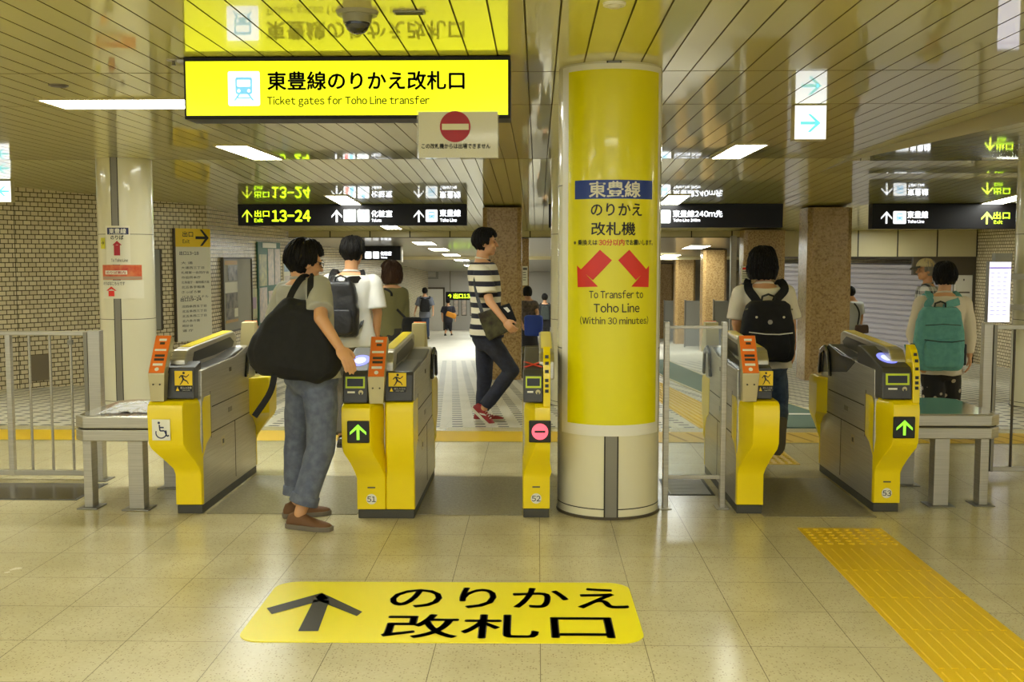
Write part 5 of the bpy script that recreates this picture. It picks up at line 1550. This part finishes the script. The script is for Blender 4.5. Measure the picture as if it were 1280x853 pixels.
    if lo.get('cuff'):
        for k in 'LR':
            q = MB(); e = J['kn' + k].lerp(J['an' + k], lo['len']); dd = (J['an' + k] - J['kn' + k]).normalized()
            q.cyl(e - dd * .05 * s, e + dd * .004 * s, r[2] * s + .009, r[2] * s + .012, 24, lo['cuff']); q.build('trouser_cuff', lo_o, .004, smooth=True)
    # shoes
    sh = outfit['shoes']
    for k in 'LR':
        f = feet.get(k)
        if f is None: f = (sh.get('dir', {}).get(k, fw), Vector((0, 0, 1)))
        shoe(root, J['an' + k], f[0], f[1], s, sh['m'], sh['sole'], sh.get('style', 'plain'))
    return root, J, O

def rounded_bag(name, label, cat, loc, yaw, w, h, d, m, taper=.85, wr=.008, voxel=.012, seed=1.0):
    """soft bag body standing in its own frame: x across, y depth, z up from the bottom"""
    t = thing(name, label, cat, loc, yaw)
    b = MB(); n = 30; secs = []
    for z, k in ((.0, .80), (.03, .93), (.12, 1.0), (.5, 1.0), (.75, (1 + taper) / 2), (.93, taper), (1.0, taper * .78)):
        ring = []
        for i in range(n):
            a = 2 * PI * i / n; c_, s_ = math.cos(a), math.sin(a)
            ring.append((math.copysign(abs(c_) ** .45, c_) * w / 2 * k, math.copysign(abs(s_) ** .6, s_) * d / 2 * (k * .6 + .4), z * h))
        secs.append(ring)
    b.loft(secs, m)
    link_mesh(remesh(b, voxel, 'bag', 3, wr, 14, seed), 'bag_body', t)
    return t
def strap(parent, pts, wdt, thick, m, name='strap', up=(0, 1, 0)):
    """flat webbing through the points (smoothed)"""
    P = [Vector(p) for p in pts]; out = []
    for i in range(len(P) - 1):
        p0, p1, p2, p3 = P[max(i - 1, 0)], P[i], P[i + 1], P[min(i + 2, len(P) - 1)]
        for k in range(6):
            t = k / 6
            out.append(.5 * ((2 * p1) + (p2 - p0) * t + (2 * p0 - 5 * p1 + 4 * p2 - p3) * t * t + (3 * p1 - p0 - 3 * p2 + p3) * t ** 3))
    out.append(P[-1])
    b = MB(); secs = []
    for i, p in enumerate(out):
        d = (out[min(i + 1, len(out) - 1)] - out[max(i - 1, 0)]).normalized(); u = Vector(up).cross(d)
        if u.length < 1e-4: u = d.orthogonal()
        u.normalize(); n = d.cross(u)
        secs.append([p + u * wdt / 2 + n * thick / 2, p - u * wdt / 2 + n * thick / 2, p - u * wdt / 2 - n * thick / 2, p + u * wdt / 2 - n * thick / 2])
    b.loft(secs, m)
    return b.build(name, parent, .002, smooth=False)

JEANS_GR = cloth('grey_jeans', srgb(104, 110, 128), srgb(84, 90, 110), 24)
BLACKC = cloth('black_canvas', srgb(14, 13, 14), srgb(20, 20, 21), 30, .85)
# ---- boy with the big black tote
pA, JA, OA = person('boy in grey t-shirt and rolled grey jeans walking between the two left gates', (390, 5.95), dict(
    head=(381, 328, 6.00), neck=(378, 353, 5.99), pelvis=(390, 466, 5.98), shL=(357, 367, 6.10), shR=(398, 359, 5.87), elL=(344, 412, 6.08), elR=(401, 398, 5.70), wrL=(350, 446, 5.98), wrR=(424, 434, 5.64),
    hipL=(379, 490, 6.05), hipR=(400, 490, 5.93), knL=(372, 560, 6.13), knR=(402, 560, 5.88), anL=(371, 620, 6.12), anR=(375, 636, 5.85)), math.radians(-32), 1.0,
    dict(top=dict(m=cloth('grey_tee', srgb(168, 166, 156)), sleeve=.80, hem=-.05, infl=.02), bottom=dict(m=JEANS_GR, len=.84, r=(.100, .078, .070), cuff=JEANS_GR), shoes=dict(m=mat('brown_suede', srgb(104, 70, 40), 0.7), sole=mat('grey_sole', srgb(112, 102, 88), 0.7), dir={'R': Vector((.94, -.30, 0)), 'L': Vector((.80, .30, 0))})),
    head_yaw=math.radians(-26), head_pitch=math.radians(-10), curl=.45)
sc = MB()
for k in 'LR':
    pass
q = MB(); c = JA['head']; Rg = Matrix.Rotation(math.radians(-58), 3, 'Z') @ Matrix.Rotation(math.radians(-10), 3, 'X')
G = lambda x, y, z: c + Rg @ Vector((x, y, z))
for k in (-1, 1):
    q.tube([G(k * .078, -.01, .012), G(k * .076, .05, .010), G(k * .056, .092, .006)], .002, 6, 'ink')
    ring = [G(k * .031 + .024 * math.cos(a), .097 - .006 * abs(math.cos(a)), .003 + .017 * math.sin(a)) for a in [2 * PI * i / 16 for i in range(17)]]
    q.tube(ring, .0018, 6, 'ink')
q.tube([G(-.008, .101, .006), G(.008, .101, .006)], .0016, 6, 'ink'); q.build('glasses', pA)
# tote: one soft sack with two shoulder straps and a hanging strap
c = at(371, 478, 5.80)
t = thing('tote_bag', 'large slouchy black tote bag hanging from the shoulder of the boy in grey jeans', 'bag', c)
b = MB()
def bp(px, py, Y): return at(px, py, Y) - c
outl = [(345, 380), (360, 370), (388, 374), (403, 386), (416, 410), (427, 440), (429, 458), (420, 471), (398, 479), (372, 477), (348, 472), (326, 470), (312, 456), (308, 441), (314, 420), (326, 400)]
cpx, cpy = 372, 430
lay = lambda k, Y: [bp(cpx + (x - cpx) * k, cpy + (y - cpy) * k, Y) for x, y in outl]
b.loft([lay(.70, 5.69), lay(.88, 5.715), lay(.98, 5.76), lay(.98, 5.84), lay(.85, 5.90)], BLACKC)
link_mesh(remesh(b, .012, 'bag', 5, .014, 8, 3.3, (1, 1, .5)), 'bag_body', t)
strap(t, [bp(358, 384, 5.74), bp(366, 364, 5.80), bp(378, 347, 5.88), bp(388, 348, 6.02)], .036, .006, BLACKC)
strap(t, [bp(388, 380, 5.72), bp(388, 360, 5.78), bp(389, 346, 5.87), bp(393, 348, 6.02)], .036, .006, BLACKC)
strap(t, [bp(344, 462, 5.74), bp(338, 490, 5.74), bp(318, 521, 5.74)], .034, .006, BLACKC, 'hanging_strap')

# ---- man in the white shirt with the leather backpack
pB, JB, OB = person('man in white short-sleeved shirt and dark trousers walking away behind gate 51', (440, 8.6), dict(
    head=(441, 316, 8.60), neck=(439, 342, 8.60), pelvis=(441, 425, 8.58), shL=(412, 353, 8.60), shR=(466, 354, 8.60), elL=(404, 390, 8.62), elR=(472, 392, 8.58), wrL=(406, 424, 8.68), wrR=(470, 427, 8.66),
    hipL=(432, 436, 8.58), hipR=(450, 436, 8.58), knL=(431, 492, 8.58), knR=(451, 492, 8.72), anL=(428, 545, 8.45), anR=(450, 540, 8.85)), 0.0, 1.0,
    dict(top=dict(m=cloth('white_shirt', srgb(222, 220, 214)), sleeve=.85, hem=-.10, infl=.026), bottom=dict(m=cloth('dark_olive_trousers', srgb(84, 78, 66)), len=.97, r=(.102, .080, .070)), shoes=dict(m='rubber', sole='rubber')), head_yaw=math.radians(-14), head_pitch=math.radians(-6))
def backpack(label, px0, px1, py0, py1, Y, m, JO, shL, shR, d=.14, pocket=True, yaw=0.0, top_loop=True, zip_m=None, seed=2.0, name='backpack', strap_w=.055):
    """soft pack on a back: body, front pocket, shoulder straps going over to the front, grab loop"""
    a, cc = at(px0, py0, Y), at(px1, py1, Y)
    w = cc.x - a.x; h = a.z - cc.z
    t = rounded_bag(name, label, 'backpack', ((a.x + cc.x) / 2, Y, cc.z), yaw, w, h, d, m, .80, .005, .010 if w > .2 else .012, seed)
    L = Vector(t.location)
    if pocket:
        b = MB(); n = 24; secs = []
        for z, k in ((.05, .7), (.08, .9), (.25, .96), (.46, .9), (.50, .72)):
            secs.append([(math.copysign(abs(math.cos(2 * PI * i / n)) ** .5, math.cos(2 * PI * i / n)) * w * .40 * k, -d * .5 + math.copysign(abs(math.sin(2 * PI * i / n)) ** .6, math.sin(2 * PI * i / n)) * d * .22 * k, z * h) for i in range(n)])
        b.loft(secs, m); link_mesh(remesh(b, .010, 'pocket', 3, .004, 16, seed), 'front_pocket', t)
    if zip_m:
        q = MB(); q.tube([(-w * .40, -d * .70, h * .50), (-w * .1, -d * .76, h * .47), (w * .15, -d * .76, h * .465), (w * .40, -d * .70, h * .49)], .004, 6, zip_m); q.build('zip', t)
    for k, S in ((-1, shL), (1, shR)):
        S = Vector(S) - L; S.x = max(-w * .62, min(w * .62, S.x))
        strap(t, [(k * w * .13, d * .0, h * .88), (k * w * .20, d * .30, h * 1.02), S + Vector((-k * .034, -.088, .035)), S + Vector((-k * .042, .0, .086)), S + Vector((-k * .048, .10, .04)), S + Vector((-k * .05, .15, -.12))], strap_w, .012, m)
        strap(t, [(k * w * .42, d * .2, h * .12), (k * w * .52, d * .55, h * .22), (k * w * .54, d * .9, h * .38)], .025, .006, m, 'lower_strap')
    if top_loop:
        q = MB(); q.tube([(-.045, 0, h * .96), (-.04, -.01, h + .03), (0, -.015, h + .045), (.04, -.01, h + .03), (.045, 0, h * .96)], .008, 8, 'ink'); q.build('grab_loop', t)
    return t, L, w, h, d
LEATHER = mat('black_leather', srgb(26, 25, 27), 0.42, bump=(40, 0.3))
wl = lambda O, J, k: O + J['sh' + k]
t, L, w, h, d = backpack('black leather backpack on the man in the white shirt', 404, 449, 352, 421, 8.39, LEATHER, None, wl(OB, JB, 'L'), wl(OB, JB, 'R'), .15, True, 0.0, True, None, 4.0)

# ---- woman in olive
pC, JC, OC = person('woman with brown bob in an olive green blouse walking away behind the man in white', (492, 10.6), dict(
    head=(488, 341, 10.6), neck=(489, 358, 10.6), pelvis=(491, 418, 10.6), shL=(477, 367, 10.58), shR=(503, 367, 10.66), elL=(475, 393, 10.55), elR=(506, 394, 10.62), wrL=(477, 415, 10.62), wrR=(508, 413, 10.60),
    hipL=(486, 429, 10.6), hipR=(499, 429, 10.6), knL=(486, 472, 10.6), knR=(499, 472, 10.7), anL=(486, 510, 10.5), anR=(499, 508, 10.75)), math.radians(18), .93,
    dict(top=dict(m=cloth('olive_blouse', srgb(104, 100, 62)), sleeve=1.75, hem=-.22, infl=.012, arm=.05), bottom=dict(m=cloth('dark_skirt', srgb(48, 44, 40)), len=.95), shoes=dict(m='rubber', sole='rubber')), hair='bob', hair_m=HAIR_BR, head_yaw=math.radians(45))
t = rounded_bag('shoulder_bag', 'small black shoulder bag at the hip of the woman in olive', 'bag', at(515, 416, 10.42), 0.2, .20, .15, .09, BLACKC, .9, .004, .010, 6.1)
Lb = Vector(t.location)
strap(t, [(-.06, 0, .14), OC + JC['shR'] - Lb + Vector((-.05, -.06, -.1)), OC + JC['neck'] - Lb + Vector((0.03, -.10, -.06)), OC + JC['shL'] - Lb + Vector((.06, -.02, .05))], .022, .006, BLACKC)

# ---- boy in the striped shirt
def striped():
    m = mat('striped_jersey', (1, 1, 1), 0.85)
    g = NG(m); x, y, z = g.sep()
    f = g.m('FRACT', g.m('DIVIDE', g.m('ADD', z, .012), .098))
    g.color(g.mix(g.m('LESS_THAN', f, .46), srgb(226, 218, 198), srgb(28, 28, 44)))
    return m
pD, JD, OD = person('boy in a navy and white striped t-shirt and dark jeans walking right, seen side-on', (609, 9.86), dict(
    head=(607, 303.5, 9.88), neck=(603, 325.5, 9.88), pelvis=(609, 416, 9.88), shL=(605, 341, 10.05), shR=(603, 342, 9.71), elL=(603, 378, 10.12), elR=(612, 377, 9.56), wrL=(622, 402, 10.02), wrR=(631, 401, 9.47),
    hipL=(606, 428, 9.96), hipR=(613, 428, 9.80), knL=(605, 474, 9.98), knR=(640, 463, 9.80), anL=(603, 518, 9.98), anR=(605, 510, 9.82)), math.radians(-90), 1.04,
    dict(top=dict(m=striped(), sleeve=.80, hem=-.06, infl=.034, name='striped_shirt', hemw=.15), bottom=dict(m=cloth('navy_jeans', srgb(34, 36, 50), srgb(42, 45, 62), 30), len=.96, r=(.092, .070, .058)), shoes=dict(m=mat('red_suede', srgb(140, 26, 32), 0.6), sole=mat('cream_sole', srgb(212, 204, 184), 0.6), style='sneaker', dir={'L': Vector((1, .05, 0))})),
    feet={'R': (Vector((.72, -.08, -.66)), Vector((.60, -.25, .72)))}, curl=.9)
CAMO = cloth('camo_canvas', srgb(84, 82, 52), srgb(44, 36, 28), 13)
t = thing('messenger_bag', 'camouflage messenger bag held at the hip of the striped boy', 'bag', at(622, 424, 9.61))
b = MB(); c = Vector(t.location)
bq = lambda px, py, Y: at(px, py, Y) - c
b.loft([[bq(597, 392, Y), bq(637, 380, Y), bq(645, 402, Y), bq(640, 412, Y), bq(612, 426, Y), bq(607, 420, Y)] for Y in (9.55, 9.66)], CAMO)
link_mesh(remesh(b, .009, 'bag', 5, .006, 14, 1.7), 'bag_body', t)
b = MB(); b.loft([[bq(615, 386, Y), bq(637, 379, Y), bq(646, 401, Y), bq(640, 405, Y), bq(628, 392, Y)] for Y in (9.525, 9.57)], BLACKC); b.build('flap', t, .006)
b = MB(); b.loft([[bq(629, 385, Y), bq(634, 384, Y), bq(638, 389, Y), bq(635, 391, Y)] for Y in (9.518, 9.526)], 'white'); b.build('label_patch', t)
strap(t, [bq(603, 392, 9.56), bq(597, 372, 9.60), bq(594, 350, 9.66), bq(600, 334, 9.75), bq(607, 331, 9.90)], .032, .006, 'ink', up=(0, 1, 0))

# ---- girl in the white tee with the black backpack
pE, JE, OE = person('girl with black bob in a loose white t-shirt walking away through the right-hand passage', (957, 7.75), dict(
    head=(953, 330, 7.76), neck=(955, 357, 7.75), pelvis=(957, 450, 7.75), shL=(927, 368, 7.75), shR=(983, 368, 7.75), elL=(921, 404, 7.74), elR=(989, 404, 7.74), wrL=(926, 438, 7.82), wrR=(991, 436, 7.82),
    hipL=(947, 463, 7.75), hipR=(968, 463, 7.75), knL=(946, 522, 7.85), knR=(974, 512, 7.82), anL=(946, 572, 8.0), anR=(973, 533, 7.52)), 0.0, .96,
    dict(top=dict(m=cloth('white_tee', srgb(226, 218, 200)), sleeve=.88, hem=-.10, infl=.028), bottom=dict(m=cloth('blue_jeans', srgb(62, 80, 108), srgb(48, 64, 92), 30), len=.93, r=(.094, .072, .064)), shoes=dict(m=mat('grey_shoe', srgb(74, 66, 52), 0.7), sole=mat('tan_sole', srgb(116, 104, 76), 0.7))),
    hair='bob', feet={'R': (Vector((-.10, .10, -1)), Vector((0, 1, .1)))})
t, L, w, h, d = backpack('boxy black canvas backpack on the girl in the white t-shirt', 926, 992, 376, 452, 7.53, BLACKC, None, wl(OE, JE, 'L'), wl(OE, JE, 'R'), .17, True, 0.0, True, 'white', 7.0, strap_w=.06)
q = MB(); q.tube([(-w * .44, -d * .2, h * .86), (-w * .2, -d * .35, h * .90), (w * .2, -d * .35, h * .90), (w * .44, -d * .2, h * .86)], .006, 8, 'steel_dk'); q.build('frame_trim', t)
q = MB(); q.cyl((0.0, -d * .52, h * .66), (0, -d * .56, h * .66), .016, .016, 16, 'steel_dk')
q.build('badge', t)
for k in (-1, 1):
    q = MB(); q.cyl((k * w * .25, -d * .50, h * .74), (k * w * .25, -d * .55, h * .74), .008, .008, 12, 'steel_lt'); q.build('stud', t)

# ---- woman with the teal backpack
FLORAL = mat('black_floral', srgb(26, 24, 24), 0.85)
g = NG(FLORAL); v = g.vor(16); sel = g.sep(v['Color'])
g.color(g.mix(g.m('MULTIPLY', g.m('LESS_THAN', v['Distance'], .28), g.m('GREATER_THAN', sel[1], .6)), srgb(24, 22, 22), srgb(168, 156, 140)))
pF, JF, OF = person('woman in a cream long-sleeved blouse and black floral trousers walking away beyond gate 53', (1178, 8.85), dict(
    head=(1181, 345, 8.86), neck=(1180, 368, 8.85), pelvis=(1176, 454, 8.85), shL=(1153, 380, 8.85), shR=(1204, 381, 8.85), elL=(1143, 418, 8.82), elR=(1211, 420, 8.84), wrL=(1148, 446, 8.72), wrR=(1212, 445, 8.80),
    hipL=(1167, 464, 8.85), hipR=(1186, 464, 8.85), knL=(1166, 508, 8.85), knR=(1187, 508, 8.95), anL=(1166, 548, 8.75), anR=(1188, 545, 9.05)), 0.0, .90,
    dict(top=dict(m=cloth('cream_blouse', srgb(214, 202, 184)), sleeve=1.9, hem=-.16, infl=.036, arm=.066, cuff=.6, wr=.008), bottom=dict(m=FLORAL, len=.9, r=(.110, .095, .090), wr=.008), shoes=dict(m=mat('tan_shoe', srgb(150, 126, 90), 0.7), sole='cream')), hair='medium', curl=.5)
TEAL = cloth('teal_canvas', srgb(100, 160, 156), srgb(88, 148, 146), 26)
t, L, w, h, d = backpack('teal green backpack on the woman in the cream blouse', 1144, 1203, 384, 463, 8.62, TEAL, None, wl(OF, JF, 'L'), wl(OF, JF, 'R'), .17, True, 0.0, True, 'ink', 9.0, strap_w=.06)
q = MB(); q.tube([(-w * .36, -d * .50, h * .72), (0, -d * .56, h * .74), (w * .36, -d * .50, h * .72)], .003, 6, 'ink'); q.build('zip', t)
for k in (-1, 1):
    b = MB(); b.box((k * w * .5 - .02, -.03, h * .08), (k * w * .5 + .02, .05, h * .42), 'ink'); b.build('side_pocket', t, .01)

# ---- elderly man with cap
PLAID = mat('grey_plaid', (.3, .3, .3), .85); g = NG(PLAID); x, y, z = g.sep()
f1 = g.m('LESS_THAN', g.m('FRACT', g.m('DIVIDE', z, .09)), .45); f2 = g.m('LESS_THAN', g.m('FRACT', g.m('DIVIDE', g.m('ADD', x, y), .09)), .45)
g.color(g.mix(g.m('MULTIPLY', g.m('ADD', f1, f2), .5), srgb(196, 192, 186), srgb(36, 38, 48)))
pG, JG, OG = person('elderly person in a cap and checked shirt facing left beyond the teal backpack', (1163, 12.5), dict(
    head=(1157, 338, 12.5), neck=(1160, 356, 12.5), pelvis=(1163, 424, 12.5), shL=(1158, 363, 12.33), shR=(1158, 363, 12.67), elL=(1166, 394, 12.3), elR=(1166, 394, 12.7), wrL=(1160, 418, 12.34), wrR=(1160, 418, 12.66),
    hipL=(1167, 432, 12.42), hipR=(1167, 432, 12.58), knL=(1164, 466, 12.42), knR=(1168, 466, 12.58), anL=(1163, 495, 12.42), anR=(1171, 495, 12.58)), math.radians(90), .98,
    dict(top=dict(m=PLAID, sleeve=.85, hem=-.14, infl=.038, name='checked_shirt'), bottom=dict(m=cloth('taupe_slacks', srgb(98, 90, 78)), len=.96), shoes=dict(m='rubber', sole='rubber')), skin=SKIN_DK, hair_m=mat('grey_hair', srgb(120, 112, 98), .6))
c = JG['head']; CAPM = cloth('beige_cap', srgb(176, 158, 112)); q = MB(); vs = []
Rg = Matrix.Rotation(math.radians(90), 3, 'Z')
for j in range(9):
    tt = (PI / 2) * j / 8
    for i in range(28):
        a = 2 * PI * i / 28; vs.append(c + Rg @ Vector((.098 * math.sin(tt) * math.cos(a), .112 * math.sin(tt) * math.sin(a) - .004, .040 + .10 * math.cos(tt))))
q.add(vs, [(j * 28 + i, j * 28 + (i + 1) % 28, (j + 1) * 28 + (i + 1) % 28, (j + 1) * 28 + i) for j in range(8) for i in range(28)] + [tuple(range(8 * 28, 9 * 28))], CAPM)
cap_o = q.build('cap', pG, smooth=True)
q = MB(); top = [c + Rg @ Vector((.085 * math.cos(a), .09 + .085 * math.sin(a), .050 - .034 * math.sin(a))) for a in [PI * i / 12 for i in range(13)]]
q.loft([top, [p + Vector((0, 0, -.014)) for p in top]], cloth('dark_peak', srgb(70, 64, 50))); q.build('peak', cap_o)

# ---- smaller figures farther off
FAR = dict(near=False)
pH, JH, OH = person('person in a white top with a brown shoulder bag walking past the big granite pillar', (1067, 21.0), dict(
    head=(1063, 366, 21.0), neck=(1066, 376, 21.0), pelvis=(1066, 410, 21.0), shL=(1057, 381, 21.0), shR=(1075, 381, 21.0), elL=(1055, 396, 21.0), elR=(1077, 396, 21.0), wrL=(1057, 409, 20.9), wrR=(1076, 409, 20.9),
    hipL=(1062, 414, 21.0), hipR=(1070, 414, 21.0), knL=(1062, 436, 21.0), knR=(1070, 436, 21.0), anL=(1061, 455, 20.9), anR=(1071, 455, 21.1)), .2, .95,
    dict(top=dict(m=cloth('pale_top', srgb(206, 206, 204)), sleeve=.8, hem=-.1, infl=.03), bottom=dict(m=cloth('grey_slacks', srgb(90, 88, 90)), len=.95), shoes=dict(m='rubber', sole='rubber')), **FAR)
t = rounded_bag('shoulder_bag', 'brown shoulder bag carried by the person in white beside the granite pillar', 'bag', at(1077, 417, 20.8), 0, .26, .17, .10, mat('brown_leather', srgb(92, 66, 44), .5), .95, .004, .014, 2.2)
Lb = Vector(t.location); strap(t, [(-.08, 0, .16), OH + JH['shR'] - Lb + Vector((-.05, -.13, -.15)), OH + JH['neck'] - Lb + Vector((0, -.13, -.06)), OH + JH['shL'] - Lb + Vector((.05, 0, .06))], .03, .008, 'ink')
pI, JI, OI = person('man in grey shirt and jeans walking away down the far corridor, black backpack', (531, 38.0), dict(
    head=(531, 364.5, 38), neck=(531, 370.5, 38), pelvis=(531, 394, 38), shL=(524, 374, 38), shR=(538.5, 374, 38), elL=(521, 383, 38), elR=(541, 383, 38), wrL=(518.5, 391, 37.8), wrR=(541.5, 391, 37.8),
    hipL=(528.5, 397, 38), hipR=(533.5, 397, 38), knL=(528, 410, 38), knR=(534, 410, 38), anL=(527.5, 421, 37.8), anR=(535, 421, 38.3)), 0, 1.05,
    dict(top=dict(m=cloth('slate_shirt', srgb(112, 116, 128)), sleeve=.9, hem=-.15, infl=.04), bottom=dict(m=cloth('mid_jeans', srgb(56, 70, 96)), len=.95), shoes=dict(m='rubber', sole='rubber')), **FAR)
backpack('black backpack on the man in grey far down the corridor', 525, 537.5, 374, 390, 37.75, BLACKC, None, wl(OI, JI, 'L'), wl(OI, JI, 'R'), .18, False, 0.0, False, None, 3.0)
pJ, JJ, OJ = person('youngster in dark shorts walking away down the far corridor with an orange bag', (560, 43.0), dict(
    head=(560, 377, 43), neck=(560, 382.5, 43), pelvis=(560, 401, 43), shL=(554.5, 385, 43), shR=(566, 385, 43), elL=(552.5, 392.5, 43), elR=(568, 392.5, 43), wrL=(553, 399, 42.8), wrR=(569, 399, 42.8),
    hipL=(558, 403.5, 43), hipR=(562.5, 403.5, 43), knL=(557.5, 412.5, 43), knR=(563, 412.5, 43), anL=(556.5, 420, 42.8), anR=(564.5, 420, 43.2)), 0, .98,
    dict(top=dict(m=cloth('dark_tee', srgb(44, 44, 54)), sleeve=.8, hem=-.12, infl=.04), bottom=dict(m=cloth('dark_shorts', srgb(38, 38, 46)), len=0.0), shoes=dict(m='rubber', sole='rubber')), **FAR)
t = rounded_bag('sports_bag', 'orange bag slung across the back of the youngster in the far corridor', 'bag', at(563, 397, 42.7), .0, .42, .20, .12, mat('orange_nylon', srgb(226, 150, 40), .6), .95, .004, .016, 4.2)
t.rotation_euler = (0, .35, 0)
strap(t, [(-.15, 0, .15), (-.3, .2, .36), (-.2, .35, .48)], .03, .008, 'ink')
pK, JK, OK = person('woman in a dark dress with a big blue bag right of the pillar', (660, 21.3), dict(
    head=(659, 365.5, 21.3), neck=(661, 375, 21.3), pelvis=(661, 408, 21.3), shL=(652, 380, 21.3), shR=(669, 380, 21.3), elL=(651, 394, 21.3), elR=(672, 393, 21.25), wrL=(653, 405, 21.2), wrR=(669, 401, 21.0),
    hipL=(657, 412, 21.3), hipR=(665, 412, 21.3), knL=(657, 434, 21.3), knR=(665, 434, 21.3), anL=(656, 452, 21.2), anR=(666, 452, 21.4)), .5, .95,
    dict(top=dict(m=cloth('patterned_top', srgb(74, 66, 62), srgb(110, 96, 84), 20), sleeve=.5, hem=-.15, infl=.02), bottom=dict(m=cloth('dark_dress', srgb(44, 42, 48)), skirt=.3), shoes=dict(m='rubber', sole='rubber')), hair='medium', **FAR)
t = rounded_bag('shopping_bag', 'big royal blue bag carried by the woman right of the pillar', 'bag', at(667, 420, 20.85), -.1, .36, .40, .16, mat('blue_nylon', srgb(44, 76, 186), .55), 1.0, .006, .016, 8.2)
Lb = Vector(t.location)
for k in (-.06, .06): strap(t, [(k - .05, 0, .38), OK + JK['wrR'] - Lb + Vector((0, k * .3, .02)), (k + .05, 0, .38)], .03, .008, 'blue_ink')
pL, JL, OL = person('person in black walking away in the gap beside the yellow column', (681, 30.0), dict(
    head=(681, 372.5, 30), neck=(681, 379.5, 30), pelvis=(681, 405, 30), shL=(674.5, 383.5, 30), shR=(688, 383.5, 30), elL=(672.5, 394, 30), elR=(690, 394, 30), wrL=(672.5, 403, 29.9), wrR=(690, 403, 29.9),
    hipL=(678.5, 408, 30), hipR=(684, 408, 30), knL=(678, 423, 30), knR=(684, 423, 30), anL=(677.5, 435, 29.9), anR=(685, 435, 30.2)), 0, .96,
    dict(top=dict(m=cloth('black_jacket', srgb(30, 29, 33)), sleeve=1.9, hem=-.15, infl=.03), bottom=dict(m=cloth('black_trousers', srgb(28, 28, 32)), len=.95), shoes=dict(m='rubber', sole='rubber')), **FAR)
backpack('dark green backpack on the person in black beside the yellow column', 676, 687, 383, 400, 29.78, cloth('dark_green_canvas', srgb(50, 56, 52)), None, wl(OL, JL, 'L'), wl(OL, JL, 'R'), .16, False, 0.0, False, None, 5.0)
